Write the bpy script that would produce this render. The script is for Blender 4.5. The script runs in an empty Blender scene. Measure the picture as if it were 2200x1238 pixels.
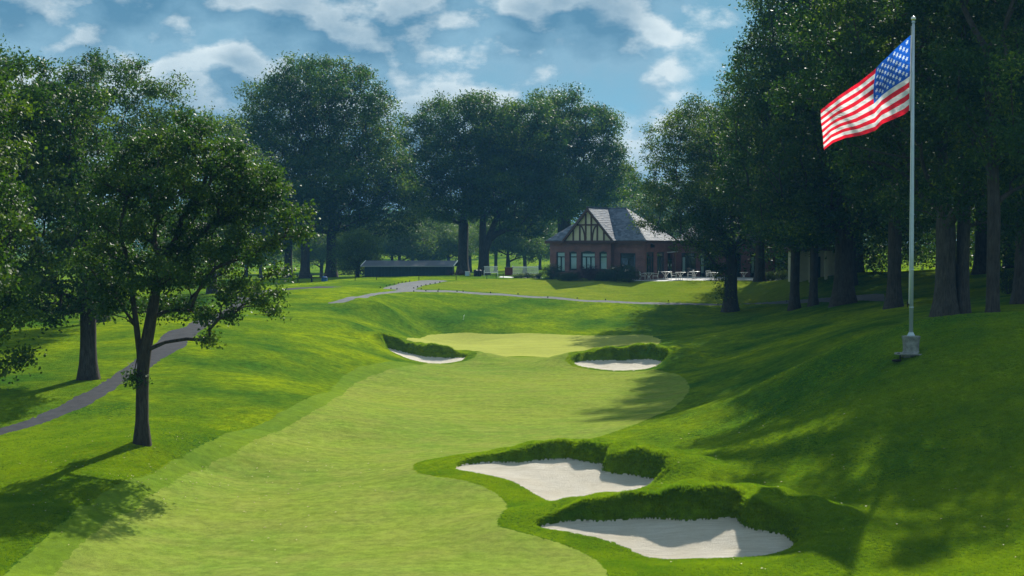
import bpy, math, random
import numpy as np
from mathutils import Vector, Matrix
random.seed(7)
RNG = np.random.default_rng(11)
sc = bpy.context.scene
COL = sc.collection
PI = math.pi

# ------------------------------------------------------------------ camera
CAMZ, FPX, HOR = 7.2, 3055.0, 535.0
PITCH = math.atan((619.0 - HOR) / FPX)
cam_d = bpy.data.cameras.new('camera')
cam = bpy.data.objects.new('camera', cam_d)
COL.objects.link(cam)
cam_d.sensor_width = 36.0
cam_d.lens = 36.0 * FPX / 2200.0
cam_d.clip_start, cam_d.clip_end = 0.5, 9000
cam.location = (0, 0, CAMZ)
cam.rotation_euler = (PI / 2 - PITCH, 0, 0)
sc.camera = cam

# ------------------------------------------------------------------ light
SUN_EL, SUN_AZ = math.radians(38.0), math.radians(19.5)      # azimuth measured from +Y towards +X
SUN = Vector((math.sin(SUN_AZ) * math.cos(SUN_EL), math.cos(SUN_AZ) * math.cos(SUN_EL), math.sin(SUN_EL)))
sun_d = bpy.data.lights.new('sun', 'SUN')
sun_d.energy, sun_d.angle, sun_d.color = 5.0, math.radians(0.5), (1.0, 0.95, 0.84)
sun = bpy.data.objects.new('sun', sun_d)
sun.rotation_euler = SUN.to_track_quat('Z', 'Y').to_euler()
sun.location = (20, 60, 60)
COL.objects.link(sun)
sc.view_settings.view_transform = 'Standard'
sc.view_settings.look = 'None'
sc.view_settings.gamma = 1.0
sc.view_settings.use_curve_mapping = False
sc.view_settings.exposure = 0.56


class NT:
    """small helper round a node tree"""
    def __init__(s, tree):
        s.t = tree
    def n(s, typ, ins=None, **kw):
        nd = s.t.nodes.new(typ)
        for k, v in kw.items():
            setattr(nd, k, v)
        for k, v in (ins or {}).items():
            sock = nd.inputs[k]
            if isinstance(v, bpy.types.NodeSocket):
                s.t.links.new(v, sock)
            else:
                sock.default_value = v
        return nd
    def math(s, op, a, b=0.0, clamp=False):
        return s.n('ShaderNodeMath', {0: a, 1: b}, operation=op, use_clamp=clamp).outputs[0]
    def mix(s, f, a, b, blend='MIX'):
        nd = s.n('ShaderNodeMix', {0: f, 6: a, 7: b}, data_type='RGBA', blend_type=blend)
        return nd.outputs[2]
    def ramp(s, f, stops):
        nd = s.n('ShaderNodeValToRGB', {0: f})
        e = nd.color_ramp.elements
        while len(e) < len(stops):
            e.new(0.5)
        for el, (p, c) in zip(e, stops):
            el.position = p
            el.color = (c, c, c, 1) if isinstance(c, (int, float)) else (*c, 1)
        return nd.outputs[0]
    def noise(s, vec, scale, detail=4, rough=0.55, dist=0.0):
        return s.n('ShaderNodeTexNoise', {'Vector': vec, 'Scale': scale, 'Detail': detail, 'Roughness': rough, 'Distortion': dist}).outputs['Fac']
    def maprange(s, v, a, b, c=0.0, d=1.0):
        return s.n('ShaderNodeMapRange', {0: v, 1: a, 2: b, 3: c, 4: d}).outputs[0]


# ------------------------------------------------------------------ sky
world = bpy.data.worlds.new('World')
sc.world = world
world.use_nodes = True
wt = world.node_tree
wt.nodes.clear()
world.cycles.sampling_method = 'MANUAL'
world.cycles.sample_map_resolution = 512
W = NT(wt)
sky = W.n('ShaderNodeTexSky', sky_type='NISHITA')
sky.sun_disc = False
sky.sun_elevation = SUN_EL
sky.sun_rotation = SUN_AZ
sky.air_density, sky.dust_density, sky.ozone_density = 1.0, 0.3, 3.0
bw = W.n('ShaderNodeRGBToBW', {0: sky.outputs[0]}).outputs[0]
skyc = W.mix(1.0, W.n('ShaderNodeCombineColor', {0: bw, 1: bw, 2: bw}).outputs[0], (0.30, 0.76, 1.06, 1), 'MULTIPLY')
tc = W.n('ShaderNodeTexCoord').outputs['Generated']
def cloud(dz, dx=0.0):
    m = W.n('ShaderNodeMapping', {'Vector': tc, 'Scale': (1.0, 1.0, 1.75), 'Location': (2.1 + dx, 1.7, 0.11 + dz)}).outputs[0]
    big = W.noise(m, 5.4, 1, 0.45, 0.0)
    mid = W.noise(m, 15.5, 2, 0.55, 0.0)
    fine = W.noise(m, 34.0, 6, 0.64, 0.0)
    puff = W.n('ShaderNodeTexVoronoi', {'Vector': m, 'Scale': 20.0, 'Detail': 0.0}, feature='F1').outputs['Distance']
    a = W.math('ADD', W.math('MULTIPLY', big, 0.46), W.math('MULTIPLY', mid, 0.30))
    a = W.math('ADD', a, W.math('MULTIPLY', fine, 0.16))
    return W.math('ADD', a, W.math('MULTIPLY', W.math('SUBTRACT', 0.8, puff), 0.13))
c1, c2 = cloud(0.0), cloud(0.020, 0.006)
mask = W.ramp(c1, [(0.325, 0.0), (0.40, 0.5), (0.46, 1.0)])
lit = W.math('MULTIPLY', W.maprange(W.math('SUBTRACT', c1, c2), -0.022, 0.034), W.maprange(c1, 0.62, 0.47, 0.35, 1.0))
thick = W.maprange(c1, 0.46, 0.56)
shade_c = W.mix(thick, (3.4, 6.2, 8.2, 1), (1.5, 3.7, 5.6, 1))
cloud_c = W.mix(W.math('POWER', lit, 1.2), shade_c, (10.4, 11.8, 12.2, 1))
skymix = W.mix(mask, skyc, cloud_c)
low = W.maprange(W.n('ShaderNodeSeparateXYZ', {0: tc}).outputs[2], 0.16, 0.0, 0.0, 0.55)
skymix = W.mix(low, skymix, (5.2, 7.8, 9.2, 1))
bg = W.n('ShaderNodeBackground', {'Color': skymix, 'Strength': 0.051})
wo = W.n('ShaderNodeOutputWorld', {'Surface': bg.outputs[0]})


# ------------------------------------------------------------------ basic helpers
def P(u, v, D):
    """the point at distance D down the course that the photograph shows at (u, v)"""
    xc, yc = (u - 1100.0) / FPX, (619.0 - v) / FPX
    cp, sp = math.cos(PITCH), math.sin(PITCH)
    d = (xc, cp + sp * yc, -sp + cp * yc)
    k = D / d[1]
    return Vector((d[0] * k, D, CAMZ + d[2] * k))


def tag(o, label=None, cat=None, group=None, kind=None):
    for k, v in (('label', label), ('category', cat), ('group', group), ('kind', kind)):
        if v:
            o[k] = v
    return o


def link(name, me, parent=None, loc=None):
    o = bpy.data.objects.new(name, me)
    COL.objects.link(o)
    if parent is not None:
        o.parent = parent
    if loc is not None:
        o.location = loc
    return o


def empty(name, loc, rz=0.0, label=None, cat=None, group=None):
    o = bpy.data.objects.new(name, None)
    COL.objects.link(o)
    o.empty_display_size = 0.3
    o.location = loc
    o.rotation_euler = (0, 0, rz)
    return tag(o, label, cat, group)


def copy_tree(o, parent=None):
    c = o.copy()
    COL.objects.link(c)
    if parent is not None:
        c.parent = parent
    for ch in list(o.children):
        copy_tree(ch, c)
    return c


def np_mesh(name, V, F, mats, smooth=False, normals=None, matidx=None, attrs=None):
    V = np.ascontiguousarray(V, dtype=np.float32)
    F = np.ascontiguousarray(F, dtype=np.int32)
    k = F.shape[1]
    me = bpy.data.meshes.new(name)
    me.vertices.add(len(V))
    me.vertices.foreach_set('co', V.ravel())
    me.loops.add(F.size)
    me.loops.foreach_set('vertex_index', F.ravel())
    me.polygons.add(len(F))
    me.polygons.foreach_set('loop_start', np.arange(0, F.size, k, dtype=np.int32))
    if matidx is not None:
        me.polygons.foreach_set('material_index', matidx.astype(np.int32))
    me.update(calc_edges=True)
    for m in mats:
        me.materials.append(m)
    if smooth:
        me.polygons.foreach_set('use_smooth', np.ones(len(F), dtype=bool))
    for an, arr in (attrs or {}).items():
        a = me.attributes.new(an, 'FLOAT', 'POINT')
        a.data.foreach_set('value', arr.astype(np.float32))
    if normals is not None:
        me.normals_split_custom_set_from_vertices(normals.astype(np.float64))
    return me


class MB:
    """collects simple solids into one mesh"""
    def __init__(s):
        s.v, s.f = [], []
    def add(s, vs, fs):
        b = len(s.v)
        s.v += [tuple(x) for x in vs]
        s.f += [tuple(i + b for i in f) for f in fs]
        return s
    def box(s, x0, x1, y0, y1, z0, z1, M=None):
        vs = [Vector(p) for p in ((x0, y0, z0), (x1, y0, z0), (x1, y1, z0), (x0, y1, z0), (x0, y0, z1), (x1, y0, z1), (x1, y1, z1), (x0, y1, z1))]
        if M is not None:
            vs = [M @ p for p in vs]
        return s.add(vs, [(3, 2, 1, 0), (4, 5, 6, 7), (0, 1, 5, 4), (1, 2, 6, 5), (2, 3, 7, 6), (3, 0, 4, 7)])
    def bar(s, a, b, w, h=None, n=None):
        """a square bar from a to b"""
        a, b = Vector(a), Vector(b)
        h = h or w
        d = (b - a).normalized()
        up = Vector(n) if n else (Vector((0, 0, 1)) if abs(d.z) < 0.95 else Vector((0, 1, 0)))
        x = d.cross(up).normalized() * w / 2
        y = x.cross(d).normalized() * h / 2
        vs = [a - x - y, a + x - y, a + x + y, a - x + y, b - x - y, b + x - y, b + x + y, b - x + y]
        return s.add(vs, [(3, 2, 1, 0), (4, 5, 6, 7), (0, 1, 5, 4), (1, 2, 6, 5), (2, 3, 7, 6), (3, 0, 4, 7)])
    def tube(s, pts, rad, n=8, caps=True):
        pts = [Vector(p) for p in pts]
        rad = [rad] * len(pts) if isinstance(rad, (int, float)) else rad
        b = len(s.v)
        for i, p in enumerate(pts):
            d = (pts[min(i + 1, len(pts) - 1)] - pts[max(i - 1, 0)]).normalized()
            up = Vector((0, 0, 1)) if abs(d.z) < 0.9 else Vector((0, 1, 0))
            x = d.cross(up).normalized()
            y = x.cross(d).normalized()
            for k in range(n):
                a = 2 * PI * k / n
                s.v.append(tuple(p + (x * math.cos(a) + y * math.sin(a)) * rad[i]))
        for i in range(len(pts) - 1):
            for k in range(n):
                k2 = (k + 1) % n
                s.f.append((b + i * n + k, b + i * n + k2, b + (i + 1) * n + k2, b + (i + 1) * n + k))
        if caps:
            s.f.append(tuple(b + k for k in range(n))[::-1])
            s.f.append(tuple(b + (len(pts) - 1) * n + k for k in range(n)))
        return s
    def lathe(s, prof, n=16, c=(0, 0, 0), rot=0.0):
        b = len(s.v)
        for r, z in prof:
            for k in range(n):
                a = 2 * PI * k / n + rot
                s.v.append((c[0] + r * math.cos(a), c[1] + r * math.sin(a), c[2] + z))
        for i in range(len(prof) - 1):
            for k in range(n):
                k2 = (k + 1) % n
                s.f.append((b + i * n + k, b + i * n + k2, b + (i + 1) * n + k2, b + (i + 1) * n + k))
        s.f.append(tuple(b + k for k in range(n))[::-1])
        s.f.append(tuple(b + (len(prof) - 1) * n + k for k in range(n)))
        return s
    def poly(s, pts):
        return s.add(pts, [tuple(range(len(pts)))])
    def prism(s, pts, off):
        """closed polygon extruded by a vector"""
        off = Vector(off)
        n = len(pts)
        vs = [Vector(p) for p in pts] + [Vector(p) + off for p in pts]
        fs = [tuple(range(n))[::-1], tuple(range(n, 2 * n))] + [(i, (i + 1) % n, (i + 1) % n + n, i + n) for i in range(n)]
        return s.add(vs, fs)
    def mesh(s, name, m, smooth=False):
        me = bpy.data.meshes.new(name)
        me.from_pydata(s.v, [], s.f)
        me.update()
        me.materials.append(m)
        if smooth:
            me.polygons.foreach_set('use_smooth', np.ones(len(me.polygons), dtype=bool))
        return me
    def build(s, name, m, parent=None, smooth=False, loc=None):
        return link(name, s.mesh(name, m, smooth), parent, loc)


# ------------------------------------------------------------------ materials
MATS = {}
def pmat(name, col, rough=0.7, spec=0.3, metal=0.0, vary=0.0, vscale=3.0, bump=0.0, bscale=20.0):
    if name in MATS:
        return MATS[name]
    m = bpy.data.materials.new(name)
    m.use_nodes = True
    T = NT(m.node_tree)
    b = m.node_tree.nodes['Principled BSDF']
    b.inputs['Roughness'].default_value = rough
    b.inputs['Specular IOR Level'].default_value = spec
    b.inputs['Metallic'].default_value = metal
    c = (*col, 1)
    if vary:
        obj = T.n('ShaderNodeTexCoord').outputs['Object']
        f = T.noise(obj, vscale, 6, 0.65)
        f = T.maprange(f, 0.3, 0.7)
        dark = tuple(x * (1 - vary) for x in col) + (1,)
        lite = tuple(min(1, x * (1 + vary)) for x in col) + (1,)
        m.node_tree.links.new(T.mix(f, dark, lite), b.inputs['Base Color'])
    else:
        b.inputs['Base Color'].default_value = c
    if bump:
        obj = T.n('ShaderNodeTexCoord').outputs['Object']
        h = T.noise(obj, bscale, 5, 0.6)
        bp = T.n('ShaderNodeBump', {'Height': h, 'Strength': 1.0, 'Distance': bump})
        m.node_tree.links.new(bp.outputs[0], b.inputs['Normal'])
    MATS[name] = m
    return m


def grass_mat(name, ca, cb, cc, blade=140.0, bump=0.012, streak=None, patch=0.35, grain=0.6):
    """turf: patches of three greens, short-range blade grain, mowing streaks"""
    m = bpy.data.materials.new(name)
    m.use_nodes = True
    T = NT(m.node_tree)
    b = m.node_tree.nodes['Principled BSDF']
    b.inputs['Roughness'].default_value = 0.85
    b.inputs['Specular IOR Level'].default_value = 0.0
    pos = T.n('ShaderNodeNewGeometry').outputs['Position']
    f1 = T.maprange(T.noise(pos, patch, 5, 0.62), 0.36, 0.64)
    f2 = T.maprange(T.noise(pos, patch * 6, 5, 0.65), 0.40, 0.66)
    c = T.mix(f1, (*ca, 1), (*cb, 1))
    c = T.mix(T.math('MULTIPLY', f2, 0.65), c, (*cc, 1))
    g = T.noise(pos, blade * 0.22, 4, 0.8)
    g2 = T.noise(pos, 3.2, 9, 0.78)
    k = T.math('ADD', T.math('MULTIPLY', T.maprange(g, 0.25, 0.75, 1 - grain, 1 + grain), 0.5), T.math('MULTIPLY', T.maprange(g2, 0.32, 0.68, 1 - grain, 1 + grain), 0.5))
    if streak:
        ang, sx, sy, amt = streak
        ms = T.n('ShaderNodeMapping', {'Vector': pos, 'Rotation': (0, 0, ang), 'Scale': (sx, sy, 0.0)}).outputs[0]
        st = T.noise(ms, 1.0, 6, 0.6, 0.3)
        k = T.math('MULTIPLY', k, T.maprange(st, 0.3, 0.7, 1 - amt, 1 + amt))
    kc = T.n('ShaderNodeCombineColor', {0: k, 1: k, 2: k}).outputs[0]
    c = T.mix(1.0, c, kc, 'MULTIPLY')
    m.node_tree.links.new(c, b.inputs['Base Color'])
    h = T.math('ADD', T.math('MULTIPLY', g, 0.5), T.math('MULTIPLY', T.noise(pos, 26.0, 4, 0.75), 0.8))
    bp = T.n('ShaderNodeBump', {'Height': h, 'Strength': 1.0, 'Distance': bump})
    m.node_tree.links.new(bp.outputs[0], b.inputs['Normal'])
    MATS[name] = m
    return m


M_ROUGH = grass_mat('rough_turf', (0.044, 0.118, 0.012), (0.230, 0.305, 0.005), (0.068, 0.150, 0.012), 130, 0.08, None, 0.15, 0.95)
M_LAWN = grass_mat('lawn_turf', (0.130, 0.190, 0.014), (0.190, 0.220, 0.022), (0.110, 0.170, 0.014), 130, 0.02, (0.05, 0.25, 2.2, 0.15), 0.12, 0.5)
M_FAIR = grass_mat('fairway_turf', (0.140, 0.212, 0.030), (0.195, 0.245, 0.034), (0.205, 0.225, 0.048), 150, 0.012, (0.45, 0.30, 1.6, 0.12), 0.10, 0.60)
M_CUT = grass_mat('first_cut_turf', (0.100, 0.172, 0.018), (0.145, 0.215, 0.016), (0.118, 0.180, 0.022), 150, 0.02, (0.45, 0.35, 1.6, 0.10), 0.2, 0.5)
M_GREEN = grass_mat('green_turf', (0.300, 0.330, 0.070), (0.330, 0.345, 0.074), (0.290, 0.310, 0.070), 160, 0.003, (0.05, 0.2, 1.2, 0.10), 0.10, 0.20)


def sand_mat():
    m = bpy.data.materials.new('bunker_sand')
    m.use_nodes = True
    T = NT(m.node_tree)
    b = m.node_tree.nodes['Principled BSDF']
    b.inputs['Roughness'].default_value = 0.95
    b.inputs['Specular IOR Level'].default_value = 0.05
    pos = T.n('ShaderNodeNewGeometry').outputs['Position']
    ms = T.n('ShaderNodeMapping', {'Vector': pos, 'Rotation': (0, 0, -0.35), 'Scale': (1.2, 14.0, 1)}).outputs[0]
    rake = T.noise(ms, 1.0, 5, 0.7, 0.6)
    gr = T.noise(pos, 40, 5, 0.8)
    f = T.maprange(T.math('ADD', T.math('MULTIPLY', rake, 0.5), T.math('MULTIPLY', gr, 0.5)), 0.35, 0.65)
    c = T.mix(f, (0.58, 0.51, 0.41, 1), (0.90, 0.83, 0.72, 1))
    c = T.mix(T.maprange(T.noise(pos, 0.9, 4, 0.6), 0.4, 0.7, 0.0, 0.4), c, (0.62, 0.52, 0.36, 1))
    m.node_tree.links.new(c, b.inputs['Base Color'])
    feet = T.n('ShaderNodeTexVoronoi', {'Vector': pos, 'Scale': 2.2}, feature='SMOOTH_F1').outputs['Distance']
    f = T.math('ADD', f, T.math('MULTIPLY', feet, 0.8))
    bp = T.n('ShaderNodeBump', {'Height': f, 'Strength': 1.0, 'Distance': 0.05})
    m.node_tree.links.new(bp.outputs[0], b.inputs['Normal'])
    return m
M_SAND = sand_mat()
M_PATH = pmat('asphalt', (0.048, 0.050, 0.056), 0.9, 0.05, vary=0.25, vscale=2.0, bump=0.01, bscale=60)
M_PATIO = pmat('patio_stone', (0.50, 0.50, 0.50), 0.8, vary=0.12, vscale=2.0)
M_WHITE = pmat('white_paint', (0.78, 0.78, 0.76), 0.45, vary=0.05)
M_CREAM = pmat('cream_render', (0.56, 0.52, 0.40), 0.85, vary=0.08, vscale=2)
M_TIMBER = pmat('brown_timber', (0.075, 0.035, 0.030), 0.6, vary=0.2, vscale=4)
M_DKGREEN = pmat('dark_green_paint', (0.010, 0.032, 0.030), 0.4)
M_SHED = pmat('shed_boards', (0.010, 0.035, 0.042), 0.55, vary=0.3, vscale=1.5)
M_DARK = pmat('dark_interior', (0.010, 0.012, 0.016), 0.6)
M_BLIND = pmat('pale_blind', (0.72, 0.78, 0.74), 0.8)
M_POLE = pmat('silver_pole', (0.42, 0.50, 0.56), 0.35, 0.5, 0.35, vary=0.08, vscale=2)
M_CONC = pmat('weathered_concrete', (0.20, 0.21, 0.20), 0.9, vary=0.45, vscale=5, bump=0.01, bscale=30)
M_RUST = pmat('dark_iron', (0.02, 0.02, 0.022), 0.6, 0.4, 0.6)
M_STAKE = pmat('dark_wood_stake', (0.035, 0.028, 0.022), 0.8)
M_REDBOX = pmat('red_brown_paint', (0.12, 0.022, 0.02), 0.6)
M_TABLE = pmat('white_iron', (0.75, 0.74, 0.72), 0.4, 0.4)
M_BRASS = pmat('gold_ball', (0.62, 0.60, 0.52), 0.25, 0.5, 0.8)


def brick_mat():
    m = bpy.data.materials.new('red_brick')
    m.use_nodes = True
    T = NT(m.node_tree)
    b = m.node_tree.nodes['Principled BSDF']
    b.inputs['Roughness'].default_value = 0.85
    o = T.n('ShaderNodeTexCoord').outputs['Object']
    sep = T.n('ShaderNodeSeparateXYZ', {0: o})
    cmb = T.n('ShaderNodeCombineXYZ', {0: T.math('ADD', sep.outputs[0], sep.outputs[1]), 1: sep.outputs[2]})
    br = T.n('ShaderNodeTexBrick', {'Vector': cmb.outputs[0], 'Color1': (0.21, 0.066, 0.060, 1), 'Color2': (0.14, 0.045, 0.046, 1), 'Mortar': (0.20, 0.17, 0.16, 1),
            'Scale': 1.0, 'Mortar Size': 0.008, 'Brick Width': 0.22, 'Row Height': 0.075})
    n = T.maprange(T.noise(o, 1.5, 5, 0.6), 0.3, 0.7, 0.75, 1.2)
    c = T.mix(1.0, br.outputs['Color'], T.n('ShaderNodeCombineColor', {0: n, 1: n, 2: n}).outputs[0], 'MULTIPLY')
    m.node_tree.links.new(c, b.inputs['Base Color'])
    bp = T.n('ShaderNodeBump', {'Height': br.outputs['Fac'], 'Strength': 0.5, 'Distance': -0.01})
    m.node_tree.links.new(bp.outputs[0], b.inputs['Normal'])
    return m
M_BRICK = brick_mat()


def slate_mat():
    m = bpy.data.materials.new('roof_slate')
    m.use_nodes = True
    T = NT(m.node_tree)
    b = m.node_tree.nodes['Principled BSDF']
    b.inputs['Specular IOR Level'].default_value = 0.2
    o = T.n('ShaderNodeTexCoord').outputs['Object']
    vor = T.n('ShaderNodeTexVoronoi', {'Vector': T.n('ShaderNodeMapping', {'Vector': o, 'Scale': (3.2, 3.2, 4.5)}).outputs[0], 'Scale': 1.0})
    f = T.n('ShaderNodeSeparateColor', {0: vor.outputs['Color']}).outputs[0]
    c = T.mix(f, (0.075, 0.09, 0.12, 1), (0.19, 0.21, 0.26, 1))
    m.node_tree.links.new(c, b.inputs['Base Color'])
    m.node_tree.links.new(T.maprange(f, 0, 1, 0.60, 0.80), b.inputs['Roughness'])
    bp = T.n('ShaderNodeBump', {'Height': T.noise(o, 9, 4, 0.6), 'Strength': 0.8, 'Distance': 0.02})
    m.node_tree.links.new(bp.outputs[0], b.inputs['Normal'])
    return m
M_SLATE = slate_mat()


def bark_mat(name, ca, cb):
    m = bpy.data.materials.new(name)
    m.use_nodes = True
    T = NT(m.node_tree)
    b = m.node_tree.nodes['Principled BSDF']
    b.inputs['Roughness'].default_value = 0.9
    b.inputs['Specular IOR Level'].default_value = 0.15
    o = T.n('ShaderNodeTexCoord').outputs['Object']
    ms = T.n('ShaderNodeMapping', {'Vector': o, 'Scale': (1, 1, 0.16)}).outputs[0]
    f = T.noise(ms, 14, 6, 0.7, 0.4)
    f2 = T.noise(o, 1.2, 4, 0.6)
    c = T.mix(T.maprange(f, 0.35, 0.65), (*ca, 1), (*cb, 1))
    c = T.mix(T.maprange(f2, 0.4, 0.7, 0, 0.5), c, tuple(x * 0.6 for x in ca) + (1,))
    m.node_tree.links.new(c, b.inputs['Base Color'])
    bp = T.n('ShaderNodeBump', {'Height': f, 'Strength': 1.0, 'Distance': 0.06})
    m.node_tree.links.new(bp.outputs[0], b.inputs['Normal'])
    return m
M_BARK = bark_mat('grey_bark', (0.032, 0.027, 0.022), (0.085, 0.076, 0.064))
M_BARK2 = bark_mat('pale_bark', (0.042, 0.037, 0.030), (0.11, 0.10, 0.085))


def leaf_mat(name, ca, cb, cc, rough=0.42, trans=0.35, spec=0.5):
    m = bpy.data.materials.new(name)
    m.use_nodes = True
    nt = m.node_tree
    T = NT(nt)
    b = nt.nodes['Principled BSDF']
    b.inputs['Roughness'].default_value = rough
    b.inputs['Specular IOR Level'].default_value = spec
    f = T.n('ShaderNodeAttribute', attribute_name='tint').outputs['Fac']
    c = T.ramp(f, [(0.0, ca), (0.55, cb), (1.0, cc)])
    nt.links.new(c, b.inputs['Base Color'])
    tcol = T.mix(1.0, c, (1.8, 2.0, 0.50, 1), 'MULTIPLY')
    tr = T.n('ShaderNodeBsdfTranslucent', {'Color': tcol})
    mx = T.n('ShaderNodeMixShader', {0: trans, 1: b.outputs[0], 2: tr.outputs[0]})
    nt.links.new(mx.outputs[0], nt.nodes['Material Output'].inputs['Surface'])
    return m
M_LEAF = {
    'oak': leaf_mat('oak_leaves', (0.016, 0.044, 0.010), (0.044, 0.088, 0.014), (0.135, 0.175, 0.022), 0.50, 0.34, 0.20),
    'maple': leaf_mat('maple_leaves', (0.015, 0.043, 0.012), (0.046, 0.090, 0.014), (0.155, 0.190, 0.018), 0.5, 0.38, 0.12),
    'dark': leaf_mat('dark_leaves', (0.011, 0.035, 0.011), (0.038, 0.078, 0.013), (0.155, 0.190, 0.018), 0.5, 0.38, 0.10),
    'pale': leaf_mat('pale_leaves', (0.045, 0.080, 0.018), (0.085, 0.130, 0.030), (0.15, 0.19, 0.045), 0.5, 0.38, 0.12),
    'shrub': leaf_mat('shrub_leaves', (0.012, 0.030, 0.010), (0.022, 0.048, 0.012), (0.05, 0.08, 0.015), 0.5, 0.2, 0.25),
    'plum': leaf_mat('plum_leaves', (0.02, 0.010, 0.014), (0.035, 0.014, 0.02), (0.07, 0.02, 0.03), 0.5, 0.2, 0.25),
}

# ------------------------------------------------------------------ terrain height: smooth surface through surveyed spots
SP = [  # (u, v, distance) seen in the photograph
    # fairway
    (100, 1238, 31.3), (700, 1238, 31.3), (1300, 1238, 31.3), (700, 1090, 39.6), (300, 1150, 35.7), (1000, 1150, 35.7),
    (700, 950, 53.0), (1000, 960, 51.7), (1000, 850, 69.8), (800, 860, 67.5), (1250, 850, 69.5), (1450, 840, 71.0), (1000, 790, 85.0), (1250, 810, 80.0), (1150, 765, 95.0), (1100, 742, 102.5), (900, 725, 109.0),
    (1100, 718, 111.8), (1320, 722, 110.0), (1330, 745, 98.0), (911, 780, 88.0), (911, 765, 89.8), (980, 768, 90.0), (850, 757, 91.3), (960, 779, 88.2), (1320, 796, 83.5), (1320, 774, 85.8), (1400, 772, 86.5), (1257, 775, 85.8), (1400, 791, 84.0),
    # left slope
    (0, 1238, 30.0), (290, 1030, 40.0), (400, 975, 45.5), (500, 928, 50.5), (600, 888, 56.0), (200, 1078, 36.6), (240, 1118, 36.3), (330, 1062, 40.2), (430, 1010, 45.3), (130, 1130, 34.4), (0, 1050, 40.0), (200, 1100, 37.5), (300, 950, 45.0), (100, 960, 46.0), (200, 900, 53.0), (0, 935, 50.0), (500, 900, 54.0), (450, 850, 59.5), (330, 830, 61.0),
    (420, 765, 71.5), (600, 760, 75.0), (600, 830, 64.5), (500, 710, 84.0), (700, 800, 74.5), (760, 760, 82.0), (620, 690, 93.0), (700, 720, 88.0), (780, 700, 97.0), (820, 722, 97.0), (700, 645, 112.0), (830, 655, 112.0),
    # left of the path
    (0, 850, 58.0), (100, 800, 66.0), (187, 815, 62.0), (250, 700, 85.0), (330, 735, 77.0), (100, 700, 86.0), (450, 640, 113.0), (560, 622, 128.0), (480, 672, 101.0),
    # banks behind the green
    (900, 700, 113.5), (1000, 692, 115.5), (1200, 697, 116.0), (1350, 702, 115.0), (1000, 668, 121.0), (1200, 675, 121.0), (900, 645, 121.0), (900, 622, 130.0), (1100, 635, 129.0), (1300, 648, 127.5), (1500, 652, 127.0), (1650, 650, 126.0),
    (1100, 604, 141.0), (1300, 604, 141.0), (1500, 603, 141.0), (1640, 604, 141.0), (880, 612, 136.0), (960, 603, 141.0), (1400, 620, 136.0), (1200, 620, 136.0), (1100, 618, 135.5),
    (640, 606, 143.0), (712, 602, 146.0), (780, 598, 148.0), (1000, 592, 151.0), (1200, 598, 146.0), (1400, 598, 146.0), (1600, 598, 146.0), (500, 610, 142.0),
    # right side
    (1480, 700, 113.0), (1600, 700, 106.0), (1570, 672, 121.0), (1707, 665, 111.0), (1812, 655, 99.0), (1922, 662, 88.0), (1700, 800, 62.0),
    (1600, 1000, 42.0), (1750, 900, 46.0), (1900, 810, 48.0), (1957, 760, 49.0), (1723, 782, 56.0), (1859, 726, 55.0), (1955, 694, 56.0), (2040, 684, 60.0), (2133, 692, 60.0), (2200, 700, 60.0),
    (2150, 850, 43.0), (2100, 1000, 38.0), (2150, 1150, 33.0), (1900, 1000, 39.5), (1750, 1060, 38.5), (1800, 1180, 33.5), (1500, 960, 49.0), (1400, 930, 53.0), (1600, 900, 52.5), (1550, 860, 62.0), (1880, 1238, 31.0), (2200, 1238, 30.0), (1600, 1235, 31.3),
    # bunker bowls rise to the back
    (1200, 1075, 40.3), (1250, 988, 44.8), (1120, 993, 44.8), (1020, 1008, 43.7), (1380, 1023, 43.2), (1400, 1190, 34.3), (1450, 1115, 36.1), (1250, 1117, 36.3), (1640, 1142, 35.2), (1700, 1190, 34.2),
]
XYZ = [  # hidden ground, world x, y, z
    (17.5, 70, 3.3), (20, 78, 3.3), (26, 70, 4.2), (33, 85, 4.6), (30, 110, 4.3), (26, 128, 4.2), (38, 140, 4.6), (0, 18, 0.1), (-14, 18, 0.2), (14, 18, 0.8), (30, 30, 5.0), (40, 55, 5.5),
    (-30, 35, 0.3), (-45, 60, 1.2), (-50, 100, 2.6), (-55, 140, 3.4), (0, -20, 0.3), (40, 0, 4.0), (-40, 0, 0.5), (60, 120, 5.5),
    (-60, 200, 3.0), (-20, 200, 3.2), (20, 200, 4.0), (60, 200, 5.0), (-20, 165, 3.9), (10, 165, 4.1), (-80, 300, 3.5), (0, 300, 3.5), (12, 300, 4.6), (80, 300, 6.0), (5, 360, 6.9), (60, 400, 8),
    (-60, 400, 5.2), (-400, 500, 6), (400, 500, 9), (0, 700, 7), (-900, 1500, 7), (900, 1500, 7), (0, 1500, 7), (-200, 0, 2), (200, 0, 6), (-200, 200, 4), (200, 200, 7),
]
CP = np.array([tuple(P(*s)) for s in SP] + XYZ, dtype=float)


def tps_fit(C, lam):
    X, z = C[:, :2] / 50.0, C[:, 2]
    n = len(X)
    r2 = ((X[:, None] - X[None]) ** 2).sum(-1)
    K = np.where(r2 > 0, r2 * np.log(np.maximum(r2, 1e-12)), 0) + lam * np.eye(n)
    Q = np.hstack([np.ones((n, 1)), X])
    A = np.block([[K, Q], [Q.T, np.zeros((3, 3))]])
    w = np.linalg.solve(A, np.concatenate([z, np.zeros(3)]))
    return X, w
TX, TW = tps_fit(CP, 0.0006)


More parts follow.
